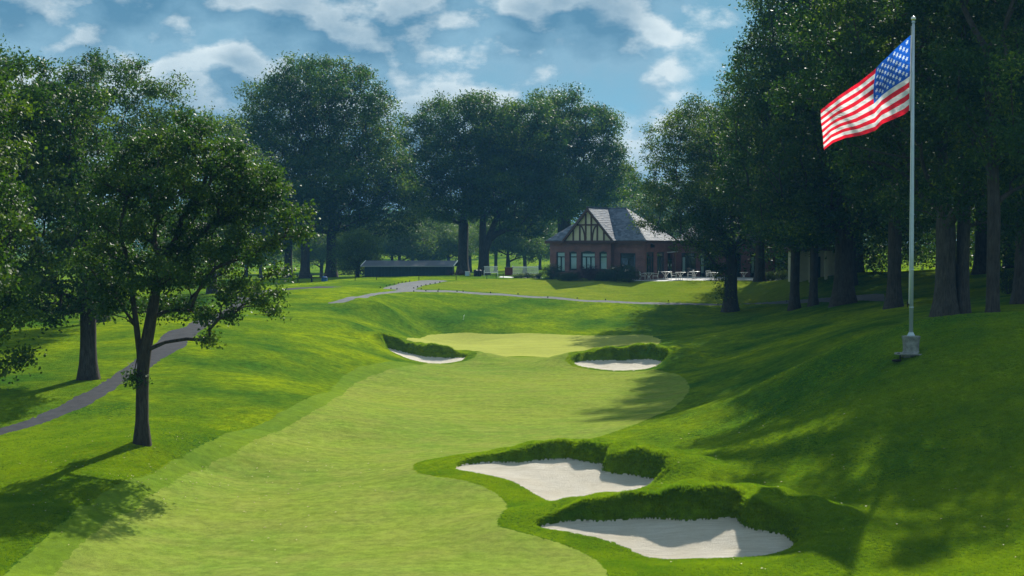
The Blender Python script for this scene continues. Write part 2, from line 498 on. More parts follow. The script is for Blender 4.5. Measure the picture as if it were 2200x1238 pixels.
def base_h(x, y):
    x = np.atleast_1d(np.asarray(x, float)).ravel()
    y = np.atleast_1d(np.asarray(y, float)).ravel()
    out = np.empty(len(x))
    for i in range(0, len(x), 40000):
        a = x[i:i + 40000] / 50.0
        b = y[i:i + 40000] / 50.0
        acc = TW[-3] + TW[-2] * a + TW[-1] * b
        r2 = np.maximum((a[:, None] - TX[:, 0]) ** 2 + (b[:, None] - TX[:, 1]) ** 2, 1e-12)
        out[i:i + 40000] = acc + (r2 * np.log(r2)) @ TW[:-3]
    # slight natural unevenness
    f = np.clip((y - 20) / 40, 0.3, 1.6)
    out += 0.020 * f * (np.sin(x * 1.31 + 0.7 * np.sin(y * 0.33)) * np.sin(y * 0.61 + 1.3) + 0.7 * np.sin(x * 0.53 + y * 0.27 + 2.0) + 0.6 * np.sin(x * 0.9 - y * 0.45))
    return out


def hit(u, v, dmin=26.0, dmax=170.0):
    """where the sight line through (u, v) first meets the smooth ground"""
    Ds = np.arange(dmin, dmax, 0.1)
    p0, p1 = P(u, v, 1.0), P(u, v, 2.0)
    dx, dz = (p1.x - p0.x), (p1.z - p0.z)
    xs = dx * Ds
    zs = CAMZ + dz * Ds
    g = base_h(xs, Ds) - zs
    k = np.where(g > 0)[0]
    if len(k) == 0:
        i = int(np.argmax(g))
    else:
        i = k[0]
    return Vector((xs[i], Ds[i], 0)), float(base_h(xs[i], Ds[i])[0])


def hits(pts, **kw):
    return np.array([tuple(hit(u, v, **kw)[0])[:2] for u, v in pts])


def smooth_loop(pts, n=4, closed=True):
    """Catmull-Rom through points (any number of columns)"""
    pts = np.asarray(pts, float)
    N = len(pts)
    out = []
    for i in range(N if closed else N - 1):
        if closed:
            p0, p1, p2, p3 = pts[(i - 1) % N], pts[i], pts[(i + 1) % N], pts[(i + 2) % N]
        else:
            p0, p1, p2, p3 = pts[max(i - 1, 0)], pts[i], pts[i + 1], pts[min(i + 2, N - 1)]
        for k in range(n):
            t = k / n
            out.append(0.5 * ((2 * p1) + (-p0 + p2) * t + (2 * p0 - 5 * p1 + 4 * p2 - p3) * t * t + (-p0 + 3 * p1 - 3 * p2 + p3) * t ** 3))
    if not closed:
        out.append(pts[-1])
    return np.array(out)


def sdist(x, y, poly, margin=3.0, vals=None):
    """signed distance to a polygon (negative inside), 99 far away; vals = value per corner carried to the nearest edge point"""
    poly = np.asarray(poly)[:, :2]
    lo, hi = poly.min(0) - margin, poly.max(0) + margin
    d = np.full(len(x), 99.0)
    out = np.zeros(len(x))
    k = np.where((x > lo[0]) & (x < hi[0]) & (y > lo[1]) & (y < hi[1]))[0]
    px, py = x[k], y[k]
    best = np.full(len(k), 1e9)
    bv = np.zeros(len(k))
    inside = np.zeros(len(k), bool)
    n = len(poly)
    for i in range(n):
        a, b = poly[i], poly[(i + 1) % n]
        e = b - a
        L = max(e @ e, 1e-12)
        t = np.clip(((px - a[0]) * e[0] + (py - a[1]) * e[1]) / L, 0, 1)
        dd = (px - a[0] - t * e[0]) ** 2 + (py - a[1] - t * e[1]) ** 2
        m = dd < best
        best[m] = dd[m]
        if vals is not None:
            bv[m] = (vals[i] * (1 - t) + vals[(i + 1) % n] * t)[m]
        c = (a[1] > py) != (b[1] > py)
        if abs(e[1]) > 1e-12:
            inside ^= c & (px < a[0] + (py - a[1]) / e[1] * e[0])
    r = np.sqrt(best)
    d[k] = np.where(inside, -r, r)
    if vals is not None:                       # beyond the rim the height blends from the whole outline
        num = np.zeros(len(k))
        den = np.zeros(len(k))
        for i in range(n):
            w = 1.0 / (((px - poly[i][0]) ** 2 + (py - poly[i][1]) ** 2) + 0.02) ** 1.6
            num += w * vals[i]
            den += w
        out[k] = num / den
    return (d, out) if vals is not None else d


# ------------------------------------------------------------------ bunkers: sand outline with the height of the grass face behind each point (photo pixels)
BK = [
    dict(label='near front-right bunker', gap=0.04, flat=0.7, fall=2.2, pts=[
        (1156, 1133, 6), (1186, 1123, 16), (1235, 1117, 32), (1293, 1119, 42), (1362, 1113, 48), (1419, 1112, 56), (1470, 1117, 60), (1513, 1114, 60), (1555, 1112, 58), (1579, 1111, 52), (1590, 1122, 50), (1599, 1131, 50), (1632, 1141, 52),
        (1677, 1147, 48), (1702, 1162, 44), (1709, 1180, 26), (1677, 1190, 5), (1595, 1199, 0), (1493, 1201, 0), (1411, 1200, 0), (1370, 1190, 0), (1334, 1172, 0), (1268, 1154, 0), (1207, 1143, 0)]),
    dict(label='second bunker', gap=0.04, flat=0.6, fall=2.0, pts=[
        (978, 1005, 3), (998, 997, 7), (1064, 991, 18), (1117, 992, 26), (1162, 987, 32), (1215, 984, 38), (1248, 990, 42), (1293, 996, 40), (1297, 1006, 38), (1301, 1014, 40), (1329, 1017, 46), (1370, 1021, 50),
        (1417, 1031, 44), (1400, 1043, 12), (1362, 1055, 0), (1288, 1066, 0), (1235, 1074, 0), (1186, 1077, 0), (1154, 1064, 0), (1121, 1045, 0), (1092, 1031, 0), (1039, 1019, 0), (990, 1011, 0)]),
    dict(label='green left bunker', gap=0.10, flat=0.8, fall=2.4, pts=[
        (829, 746, 24), (865, 755, 22), (890, 761, 24), (911, 765, 27), (950, 768, 25), (978, 768, 16), (999, 768, 6), (989, 775, 0), (950, 781, 0), (904, 778, 0), (872, 769, 0), (845, 757, 0)]),
    dict(label='green right bunker', gap=0.10, flat=0.8, fall=2.4, pts=[
        (1234, 779, 8), (1257, 774, 16), (1303, 774, 23), (1352, 773, 28), (1388, 771, 27), (1420, 775, 24), (1424, 781, 10), (1385, 793, 0), (1320, 796, 0), (1271, 791, 0), (1244, 785, 0)]),
]
for b in BK:
    w = []
    for u, v, h in b['pts']:
        p, z = hit(u, v)
        w.append((p.x, p.y, h / FPX * p.y))
    w = smooth_loop(np.array(w), 4)
    w[:, 2] = np.maximum(w[:, 2], 0)
    jit = RNG.normal(0, 0.018, len(w))
    c = w[:, :2].mean(0)
    w[:, :2] += (w[:, :2] - c) / np.linalg.norm(w[:, :2] - c, axis=1)[:, None] * jit[:, None]
    b['poly'] = w


def sstep(a, b, x):
    t = np.clip((x - a) / (b - a), 0, 1)
    return t * t * (3 - 2 * t)


def bunker_h(x, y):
    out = np.zeros(len(x))
    ds = []
    for b in BK:
        d, H = sdist(x, y, b['poly'], 6.0, b['poly'][:, 2])
        wob = 1 + 0.10 * np.sin(x * 2.3 + y * 1.1) + 0.07 * np.sin(x * 5.1 - y * 3.3)
        H = H * wob
        w = 0.10 + 0.34 * H
        up = 1 - (1 - np.clip((d - b['gap']) / np.maximum(w, 0.02), 0, 1)) ** 2.6
        dn = 1 - sstep(0.0, 1.0, (d - w - b['flat']) / b['fall'])
        lift = np.where((d > 0) & (d < 90), H * up * dn, 0)
        dish = np.where(d < 0, -0.05 - 0.10 * sstep(0, 1.2, -d), 0)
        dish = np.where((d >= 0) & (d < 0.06) & (H < 0.12), -0.03, dish)
        out = np.where(lift > np.maximum(out, 0), lift, out)
        out = np.where(d < 0, dish, out)
        ds.append(d)
    return out, ds


def ground(x, y):
    a = np.atleast_1d(np.asarray(x, float))
    b = np.atleast_1d(np.asarray(y, float))
    return float((base_h(a, b) + bunker_h(a, b)[0])[0])


# ------------------------------------------------------------------ zones of the ground (outlines from the photograph)
fairway_px = [(115, 1238), (165, 1180), (240, 1118), (330, 1062), (430, 1010), (520, 965), (600, 925), (660, 893), (710, 862), (748, 835), (790, 812), (830, 797), (880, 786), (930, 783), (985, 779), (1020, 773), (1040, 766),
              (1205, 766), (1222, 783), (1265, 795), (1330, 800), (1400, 798), (1450, 803), (1478, 825), (1476, 848), (1440, 880), (1390, 902), (1320, 928), (1240, 950), (1120, 968), (1000, 980), (920, 990), (888, 1003), (892, 1017), (930, 1026),
              (990, 1034), (1040, 1050), (1075, 1072), (1091, 1096), (1082, 1114), (1066, 1130), (1078, 1146), (1140, 1160), (1215, 1180), (1265, 1202), (1295, 1226), (1310, 1250), (1320, 1275), (1320, 1400), (60, 1400), (85, 1280)]
cut_px = [(-20, 1275), (40, 1205), (130, 1130), (210, 1072), (290, 1030), (400, 975), (500, 928), (600, 888), (690, 846), (730, 815), (770, 790), (810, 782), (850, 777), (880, 780), (930, 790), (900, 820), (800, 850), (700, 920), (500, 1010), (300, 1120), (180, 1238), (180, 1400), (-30, 1400)]
green_px = [(868, 735), (895, 727), (930, 719), (980, 716), (1080, 718), (1200, 719), (1320, 721), (1400, 722), (1420, 735), (1400, 742), (1350, 742), (1290, 750), (1240, 757), (1204, 767), (1120, 765), (1041, 767), (1005, 758), (960, 748), (925, 740), (890, 739)]
lawn_px = [(895, 621), (960, 606), (1060, 600), (1200, 599), (1400, 599), (1640, 601), (1740, 618), (1760, 634), (1650, 648), (1500, 650), (1300, 645), (1100, 632), (960, 622)]
path1_L = [(-60, 945), (0, 922), (80, 895), (165, 852), (225, 820), (265, 792), (310, 760), (345, 727), (362, 712), (400, 701), (450, 675), (500, 652)]
path1_R = [(-60, 972), (0, 936), (55, 922), (105, 905), (200, 865), (260, 827), (310, 797), (350, 770), (395, 747), (406, 732), (430, 712), (482, 682), (530, 652)]
fairway_w = smooth_loop(hits(fairway_px), 3)
cut_w = smooth_loop(hits(cut_px), 3)
green_w = smooth_loop(hits(green_px, dmin=88), 3)
lawn_w = smooth_loop(hits(lawn_px, dmin=118), 3)
def ribbon(L, R):
    return np.vstack([smooth_loop(np.asarray(L, float), 4, False), smooth_loop(np.asarray(R, float), 4, False)[::-1]])
path1_w = ribbon(np.vstack([hits(path1_L), [(-22.5, 122), (-18, 133)]]), np.vstack([hits(path1_R), [(-20.2, 120), (-15.5, 131)]]))
path2_w = smooth_loop(hits([(705, 651), (740, 641), (790, 632), (830, 627), (855, 623), (822, 621), (830, 617), (852, 611), (880, 606), (903, 603), (935, 602), (962, 604), (925, 611), (897, 619), (893, 624), (890, 627), (850, 629), (800, 636), (760, 644), (720, 652)], dmin=104), 2)
path3_w = np.vstack([smooth_loop(hits([(880, 621.5), (960, 624), (1100, 633), (1300, 646), (1400, 650), (1500, 652), (1650, 649), (1760, 641), (1900, 634)], dmin=104), 4, False),
                     smooth_loop(hits([(880, 626.5), (960, 628), (1100, 637), (1300, 650), (1400, 654), (1500, 656), (1650, 653), (1760, 649), (1900, 648)], dmin=84), 4, False)[::-1]])
drive_w = np.array([(43, 117), (44, 124), (70, 128), (70, 100), (50, 96), (38, 100)])
patio_w = np.array([(12.2, 141.3), (30, 141.6), (30, 150), (11.0, 150)])
walk_w = np.array([(-1.4, 146.2), (3.0, 146.0), (3.2, 147.5), (-1.2, 148.3)])

# ------------------------------------------------------------------ terrain sheet
def steps(*segs):
    out = []
    for a, b, s in segs:
        out.append(np.arange(a, b, s))
    return np.concatenate(out)
ys = steps((-22, 24, 2.0), (24, 29, 0.5), (29, 33, 0.14), (33, 51, 0.10), (51, 88, 0.34), (88, 99, 0.15), (99, 122, 0.28), (122, 150, 0.4), (150, 200, 2.5), (200, 420, 8), (420, 1700, 60))
ts = steps((-3.0, -0.42, 0.06), (-0.42, -0.30, 0.0018), (-0.30, 0.30, 0.00085), (0.30, 0.42, 0.0018), (0.42, 3.01, 0.06))
TT, YY = np.meshgrid(ts, ys)
GX = (TT * (YY + 25)).ravel()
GY = YY.ravel()
bh, bds = bunker_h(GX, GY)
GZ = base_h(GX, GY) + bh
ny_, nx_ = len(ys), len(ts)
Zg = GZ.reshape(ny_, nx_)
Xg = GX.reshape(ny_, nx_)
Yg = GY.reshape(ny_, nx_)
def grad(A):
    return np.gradient(A, axis=0), np.gradient(A, axis=1)
dxr, dxc = grad(Xg)
dzr, dzc = grad(Zg)
dyr, dyc = grad(Yg)
Nx = dyc * dzr - dzc * dyr
Ny = dzc * dxr - dxc * dzr
Nz = dxc * dyr - dyc * dxr
NN = np.stack([Nx.ravel(), Ny.ravel(), Nz.ravel()], 1)
NN /= np.linalg.norm(NN, axis=1)[:, None]
NN[NN[:, 2] < 0] *= -1
idx = np.arange(ny_ * nx_).reshape(ny_, nx_)
a_, b_, c_, d_ = idx[:-1, :-1].ravel(), idx[:-1, 1:].ravel(), idx[1:, 1:].ravel(), idx[1:, :-1].ravel()
FT = np.vstack([np.stack([a_, b_, c_], 1), np.stack([a_, c_, d_], 1)])
zones = [('bunker_sand', bds[0]), ('bunker_sand', bds[1]), ('bunker_sand', bds[2]), ('bunker_sand', bds[3]),
         ('cart_path', sdist(GX, GY, path1_w)), ('cart_path', sdist(GX, GY, path2_w)), ('cart_path', sdist(GX, GY, path3_w)), ('driveway', sdist(GX, GY, drive_w)),
         ('patio', sdist(GX, GY, patio_w)), ('walkway', sdist(GX, GY, walk_w)),
         ('putting_green', sdist(GX, GY, green_w)), ('fairway', sdist(GX, GY, fairway_w)), ('first_cut', sdist(GX, GY, cut_w)), ('lawn', sdist(GX, GY, lawn_w))]
for i in range(3):                                   # turf drawn back a little from each bunker's collar
    pass
collar = np.minimum.reduce([d for d in bds])
for i, (n, f) in enumerate(zones):
    if n in ('putting_green', 'fairway'):
        zones[i] = (n, np.maximum(f, 0.55 - collar))
for i, (n, f) in enumerate(zones):
    if n != 'patio':
        if n == 'bunker_sand':
            continue
        amp = 0.04
        zones[i] = (n, f + RNG.normal(0, amp, len(f)) * (np.abs(f) < 0.4) + 0.03 * np.sin(GX * 3.1 + GY * 1.7) + 0.02 * np.sin(GX * 7.3 - GY * 4.1))
A = np.column_stack([GX, GY, GZ, NN] + [f for _, f in zones])


def split(A, F, col):
    f = A[:, col].copy()
    f[np.abs(f) < 1e-5] = 1e-5
    s = f[F] < 0
    cnt = s.sum(1)
    ins, outs, mid = F[cnt == 3], F[cnt == 0], F[(cnt == 1) | (cnt == 2)]
    if len(mid) == 0:
        return A, ins, outs
    s = f[mid] < 0
    lone_in = s.sum(1) == 1
    flag = np.where(lone_in[:, None], s, ~s)
    k = np.argmax(flag, 1)
    r = np.arange(len(mid))
    a, b, c = mid[r, k], mid[r, (k + 1) % 3], mid[r, (k + 2) % 3]
    N = len(A)
    e1 = np.stack([np.minimum(a, b), np.maximum(a, b)], 1)
    e2 = np.stack([np.minimum(a, c), np.maximum(a, c)], 1)
    E = np.vstack([e1, e2])
    key = E[:, 0].astype(np.int64) * N + E[:, 1]
    uq, first, inv = np.unique(key, return_index=True, return_inverse=True)
    inv = inv.ravel()
    p, q = E[first, 0], E[first, 1]
    t = (f[p] / (f[p] - f[q]))[:, None]
    A2 = np.vstack([A, A[p] * (1 - t) + A[q] * t])
    ab, ac = N + inv[:len(mid)], N + inv[len(mid):]
    lone = np.stack([a, ab, ac], 1)
    oth = np.vstack([np.stack([ab, b, c], 1), np.stack([ab, c, ac], 1)])
    li2 = np.concatenate([lone_in, lone_in])
    ins = np.vstack([ins, lone[lone_in], oth[~li2]])
    outs = np.vstack([outs, lone[~lone_in], oth[li2]])
    return A2, ins, outs


def sheet(name, A, F, mat, off=0.0):
    used, inv = np.unique(F, return_inverse=True)
    V = A[used, :3].copy()
    V[:, 2] += off
    N = A[used, 3:6]
    N = N / np.linalg.norm(N, axis=1)[:, None]
    me = np_mesh(name, V, inv.reshape(-1, 3), [mat], smooth=True, normals=N)
    return tag(link(name, me), kind='structure')
M_PATH2 = pmat('pale_asphalt', (0.15, 0.155, 0.16), 0.9, 0.05, vary=0.2, vscale=2.0, bump=0.01, bscale=60)
ZM = {'bunker_sand': M_SAND, 'cart_path': M_PATH, 'driveway': M_PATH, 'patio': M_PATIO, 'walkway': M_PATIO, 'putting_green': M_GREEN, 'fairway': M_FAIR, 'first_cut': M_CUT, 'lawn': M_LAWN}
rest = FT
for i, (n, _) in enumerate(zones):
    n0 = len(A)
    A, inside, rest = split(A, rest, 6 + i)
    if n == 'bunker_sand' and len(A) > n0:             # the cut edge lies on the true surface
        A[n0:, 2] = base_h(A[n0:, 0], A[n0:, 1]) + bunker_h(A[n0:, 0], A[n0:, 1])[0]
    if len(inside):
        sheet(n, A, inside, M_PATH2 if i in (5, 6) else ZM[n])
sheet('ground', A, rest, M_ROUGH)
del A, rest


# ------------------------------------------------------------------ trees
def unit(v):
    return v / np.maximum(np.linalg.norm(v, axis=-1, keepdims=True), 1e-9)


def skeleton_mesh(name, base, r0, fork, clumps, lean, rng, mat, min_r=0.018, nsides=7, trunks=None, flare=1.85):
    """trunk and limbs grown towards every leaf clump; radii by the pipe model"""
    nodes, par = [], []
    stems = trunks or [(0.0, 0.0, lean[0], lean[1], fork, r0)]
    for (ox, oy, lx, ly, fk, rr) in stems:
        last = -1
        top = max(fork * 1.15, max(c[2] for c in clumps) * 0.58)
        n = max(6, int(top / 0.7))
        for i in range(n + 1):
            t = i / n
            z = top * t
            wob = 0.05 * r0 * 6
            over = max(0.0, z - fork * 0.95) * 1.1 + 0.05 * min(z, fork * 0.95)
            p = np.array([ox + lx * over + wob * math.sin(3.1 * t + ox * 3) * t, oy + ly * over + wob * math.cos(2.3 * t + 1) * t, z])
            nodes.append(p)
            par.append(last)
            last = len(nodes) - 1
    nodes = [np.array(p) for p in nodes]
    arr = np.zeros((len(nodes) + len(clumps) * 6, 3))
    arr[:len(nodes)] = nodes
    cost = np.zeros(len(arr))
    n = len(nodes)
    for i in range(n):
        cost[i] = 0 if par[i] < 0 else cost[par[i]] + np.linalg.norm(arr[i] - arr[par[i]])
    par = par + [0] * (len(arr) - n)
    order = np.argsort(np.linalg.norm(clumps - np.array([0, 0, fork]), axis=1))
    tips = []
    for ci in order:
        c = clumps[ci]
        d = np.linalg.norm(arr[:n] - c, axis=1)
        low = np.maximum(0, arr[:n, 2] - (c[2] - 0.25 * d)) * 1.4
        bad = (arr[:n, 2] < fork) * 50.0
        j = int(np.argmin(d + 0.32 * cost[:n] + low + bad))
        p = arr[j]
        L = d[j]
        k = 4 if L > 2.5 else (3 if L > 1.2 else 2)
        side = rng.normal(0, 0.06 * L, 3)
        last = j
        for s in range(1, k + 1):
            t = s / k
            q = p + (c - p) * t
            q = q + side * math.sin(PI * t) + np.array([0, 0, 0.10 * L * math.sin(PI * t)])
            arr[n] = q
            par[n] = last
            cost[n] = cost[last] + L / k
            last = n
            n += 1
        tips.append(last)
    arr = arr[:n]
    par = np.array(par[:n])
    acc = np.zeros(n)
    kids = [[] for _ in range(n)]
    for i in range(n):
        if par[i] >= 0:
            kids[par[i]].append(i)
    e = 2.25
    rad = np.zeros(n)
    depth_order = np.argsort(cost[:n])[::-1]
    for i in depth_order:
        if not kids[i]:
            rad[i] = min_r
        else:
            rad[i] = (sum(rad[k] ** e for k in kids[i])) ** (1 / e)
    roots = [i for i in range(n) if par[i] < 0]
    big = max(rad[i] for i in roots)
    ex = math.log(max(r0, 0.05) / min_r) / math.log(max(big, min_r * 1.5) / min_r)
    rad = min_r * (rad / min_r) ** ex
    for i in roots:                       # trunk keeps its girth to the fork
        rr = rad[i]
        j = i
        while True:
            ks = [k for k in kids[j]]
            if not ks or arr[j][2] > fork * 1.0:
                break
            j = max(ks, key=lambda k: rad[k])
        rf = rad[j]
    for i in range(n):
        if par[i] < 0 or arr[i][2] < fork * 1.2:
            h = arr[i][2]
            rad[i] = rad[i] * (1 + (flare - 1) * math.exp(-h / (r0 * 1.3)))
    V, F = [], []
    done = np.zeros(n, bool)
    # chains
    starts = [(i, None) for i in roots]
    while starts:
        i, pre = starts.pop()
        chain = [i]
        while kids[chain[-1]]:
            ks = sorted(kids[chain[-1]], key=lambda k: -rad[k])
            for k in ks[1:]:
                starts.append((k, chain[-1]))
            chain.append(ks[0])
        pts = [arr[k] for k in chain]
        rs = [rad[k] for k in chain]
        if pre is not None:
            pts = [arr[pre]] + pts
            rs = [min(rad[pre] * 0.85, rs[0] * 1.5)] + rs
        if len(pts) < 2:
            continue
        ns = nsides + 5 if rs[0] > 0.25 else (nsides if rs[0] > 0.06 else 4)
        pts = np.array(pts)
        b = len(V)
        x_prev = None
        for q in range(len(pts)):
            d = unit(pts[min(q + 1, len(pts) - 1)] - pts[max(q - 1, 0)])
            if x_prev is None:
                x = unit(np.cross(d, [0.3, 1, 0.1]))
            else:
                x = unit(x_prev - d * (x_prev @ d))
            x_prev = x
            yv = np.cross(d, x)
            for k in range(ns):
                a = 2 * PI * k / ns
                rr = rs[q]
                if rr > 0.15:
                    rr *= 1 + 0.09 * math.sin(3 * a + ci) + 0.05 * math.sin(5 * a + 1.3)
                V.append(pts[q] + (x * math.cos(a) + yv * math.sin(a)) * rr)
        for q in range(len(pts) - 1):
            for k in range(ns):
                k2 = (k + 1) % ns
                F.append((b + q * ns + k, b + q * ns + k2, b + (q + 1) * ns + k2, b + (q + 1) * ns + k))
    V = np.array(V)
    V[:, 2] = np.where(V[:, 2] < 0.3, V[:, 2] - 0.5 * (0.3 - V[:, 2]) / 0.3, V[:, 2])
    me = np_mesh(name, V, np.array(F), [mat], smooth=True)
    return me


def lobes_clumps(lobes, spacing, rng):
    """clump centres spread through the lobes with a minimum spacing, denser near the skin"""
    lobes = list(lobes)
    for l in list(lobes):                      # boughs that push out of each lobe and break its outline
        if l[3] < 0.9:
            continue
        k = int(5 + 5 * min(1.5, (l[3] * l[5]) ** 0.5 / 3))
        for _ in range(k):
            d = unit(rng.normal(size=3) * np.array([1, 1, 0.8]) + np.array([0, 0, 0.25]))
            f = rng.uniform(0.20, 0.36)
            q = rng.uniform(0.82, 1.05)
            lobes.append((l[0] + d[0] * l[3] * q, l[1] + d[1] * l[4] * q, l[2] + d[2] * l[5] * q, l[3] * f, l[4] * f, l[5] * f * rng.uniform(0.8, 1.3)))
    cand = []
    vol = [l[3] * l[4] * l[5] for l in lobes]
    for l, v in zip(lobes, vol):
        n = int(16 * v / spacing ** 3 * 4.2) + 14
        d = unit(rng.normal(size=(n, 3)))
        r = rng.uniform(0.15, 1.0, n) ** 0.45 * 0.92
        cand.append(np.array(l[:3]) + d * r[:, None] * np.array(l[3:6]))
    cand = np.vstack(cand)
    rng.shuffle(cand)
    keep = np.zeros((0, 3))
    for c in cand:
        if len(keep) == 0 or np.min(((keep - c) ** 2).sum(1)) > spacing ** 2 * rng.uniform(0.6, 1.3):
            keep = np.vstack([keep, c])
    return keep


def leaves_mesh(name, clumps, rc, n_leaves, size, mat, rng, centre, quad=True, squash=0.75, tintbias=0.0):
    """thousands of leaf-sized faces gathered in sprays round every clump centre"""
    nc = len(clumps)
    per_spray = 14
    ns = max(nc, n_leaves // per_spray)
    ci = rng.integers(0, nc, ns)
    rc = rc * 0.80
    wgt = rng.uniform(0.55, 1.3, nc)
    dirs = unit(rng.normal(size=(ns, 3)) + np.array([0, 0, 0.55]))
    sp = clumps[ci] + dirs * (rc * wgt[ci] * rng.uniform(0.45, 1.0, ns) ** 0.5)[:, None] * np.array([1, 1, squash])
    li = np.repeat(np.arange(ns), per_spray)
    n = len(li)
    off = rng.normal(size=(n, 3)) * (size * 1.55) * np.array([1, 1, 0.6])
    along = rng.uniform(-1, 1, n)[:, None] * dirs[li] * size * 2.2
    c = sp[li] + off + along
    nrm = unit(0.28 * np.array([0, 0, 1.0]) + 0.45 * dirs[li] + rng.normal(size=(n, 3)) * 0.60)
    ax = unit(np.cross(nrm, rng.normal(size=(n, 3))))
    bx = np.cross(nrm, ax)
    s = size * rng.uniform(0.6, 1.3, n)[:, None]
    if quad:
        fold = nrm * s * 0.12
        V = np.stack([c - ax * s * 0.62, c + bx * s * 0.42 + fold, c + ax * s * 0.62, c - bx * s * 0.42 + fold], 1).reshape(-1, 3)
        F = np.arange(n * 4).reshape(-1, 4)
        k = 4
    else:
        V = np.stack([c - ax * s * 0.6, c + bx * s * 0.55, c + ax * s * 0.6], 1).reshape(-1, 3)
        F = np.arange(n * 3).reshape(-1, 3)
        k = 3
    ctint = rng.uniform(-0.24, 0.24, nc)
    tint = np.clip(0.40 + tintbias + ctint[ci][li] + rng.normal(0, 0.16, n), 0, 1)
    return np_mesh(name, V, F, [mat], attrs={'tint': np.repeat(tint, k)})


CROWN = 1.10


def plobes(base, spec):
    """ellipses seen in the photo (u, v, half-width px, half-height px, distance, depth radius m) -> lobes relative to the tree base"""
    out = []
    for (u, v, ru, rv, D, rd) in spec:
        p = P(u, v, D)
        out.append((p.x - base[0], p.y - base[1], p.z - base[2], ru / FPX * D * CROWN, rd * CROWN, rv / FPX * D * CROWN))
    return out


def make_tree(kindname, label, cat, u, D, spec, r0, fork, spacing, rc, nleaf, size, leaf='oak', bark=None, seed=1, lean=(0, 0), quad=True, group=None, trunks=None, v=None, tintbias=0.0, min_r=0.018, base=None):
    rng = np.random.default_rng(seed)
    if base is None:
        x = (u - 1100) / FPX * D
        base = (x, D, ground(x, D) - 0.03)
    root = empty(kindname, base, 0, label, cat, group)
    lobes = plobes(base, spec) if spec and len(spec[0]) == 6 and not isinstance(spec, tuple) else list(spec)
    cl = lobes_clumps(lobes, spacing, rng)
    cl = cl[cl[:, 2] > fork * 0.3]
    link('trunk', skeleton_mesh('trunk', base, r0, fork, cl, lean, rng, bark or M_BARK, min_r=min_r, trunks=trunks), root)
    cen = np.array([0, 0, np.mean(cl[:, 2])])
    link('crown', leaves_mesh('crown', cl, rc, nleaf, size, M_LEAF[leaf], rng, cen, quad, tintbias=tintbias), root)
    return root


# near left: two young oaks by the path and a big one reaching in from outside the frame
make_tree('oak_tree', 'young forked oak standing nearest on the left slope beside the fairway', 'tree', 300, 45.0, [
    (400, 300, 58, 40, 45, 1.0), (335, 335, 60, 45, 46, 1.2), (455, 350, 66, 42, 44.5, 1.2), (270, 385, 70, 48, 45.5, 1.3), (545, 405, 66, 42, 45.5, 1.2), (370, 415, 76, 42, 44, 1.3), (470, 455, 78, 40, 45.5, 1.4), (595, 465, 55, 36, 44.5, 1.0),
    (275, 480, 72, 44, 44.5, 1.3), (400, 520, 74, 38, 46, 1.3), (520, 530, 74, 36, 44.5, 1.3), (632, 500, 30, 28, 45, 0.6), (225, 570, 56, 44, 45.5, 1.2), (320, 590, 62, 34, 44, 1.1), (430, 595, 56, 26, 45, 1.0), (505, 625, 44, 28, 44.5, 0.8),
    (588, 612, 28, 32, 45, 0.6), (570, 660, 30, 24, 44.3, 0.5), (445, 700, 32, 38, 44.4, 0.5), (480, 670, 30, 20, 44.4, 0.5), (400, 660, 40, 24, 45.3, 0.6), (560, 635, 40, 22, 45.5, 0.6), (330, 660, 36, 24, 45.6, 0.6), (440, 270, 26, 26, 45.5, 0.5), (245, 650, 36, 36, 45, 0.7), (275, 815, 14, 20, 44.9, 0.18)],
    0.195, 2.7, 0.72, 0.46, 60000, 0.088, 'oak', seed=3, trunks=[(0, 0, -0.10, 0.0, 2.7, 0.14), (0.02, 0.0, 0.17, 0.02, 2.7, 0.14)])
make_tree('oak_tree', 'oak with a bare straight trunk left of the cart path, its shadow crossing the path', 'tree', 187, 62.0, [
    (130, 450, 130, 170, 62, 3.0), (60, 330, 130, 150, 62, 3.0), (200, 560, 80, 110, 61, 2.2), (20, 560, 100, 130, 62, 2.6), (150, 270, 80, 80, 63, 2.0), (90, 640, 90, 60, 61, 2.0)],
    0.33, 2.4, 1.25, 0.82, 56000, 0.13, 'oak', seed=5, lean=(-0.02, 0))
make_tree('oak_tree', 'big oak whose leafy branches hang in from beyond the left edge of the picture', 'tree', -170, 41.0, [
    (-150, 420, 160, 260, 41, 3.0), (-30, 640, 75, 120, 40, 1.6), (20, 760, 48, 75, 40, 0.9), (-60, 250, 90, 110, 41, 2.0), (-120, 700, 90, 110, 41, 2), (-10, 470, 50, 90, 41, 1.4)],
    0.36, 2.0, 0.95, 0.62, 42000, 0.105, 'oak', seed=8)
make_tree('broadleaf_tree', 'tall dark tree with a broad bumpy top behind the left-hand oaks', 'tree', 215, 88.0, [
    (170, 200, 80, 70, 88, 3.2), (260, 215, 90, 80, 88, 3.4), (340, 240, 55, 60, 88, 2.6), (120, 260, 80, 90, 88, 3.2), (220, 330, 140, 100, 88, 4.2), (330, 320, 50, 60, 88, 2.2), (200, 430, 120, 90, 88, 4)],
    0.42, 5.0, 1.6, 1.1, 60000, 0.165, 'maple', seed=11, quad=False)
make_tree('broadleaf_tree', 'tall tree at the far left edge, its top above the oaks', 'tree', -60, 78.0, [
    (-40, 240, 90, 130, 78, 3.4), (20, 330, 90, 120, 78, 3.2), (-90, 420, 130, 180, 78, 4.4), (0, 190, 40, 70, 78, 1.8)],
    0.42, 4.0, 1.25, 0.95, 34000, 0.18, 'maple', seed=12, quad=False)
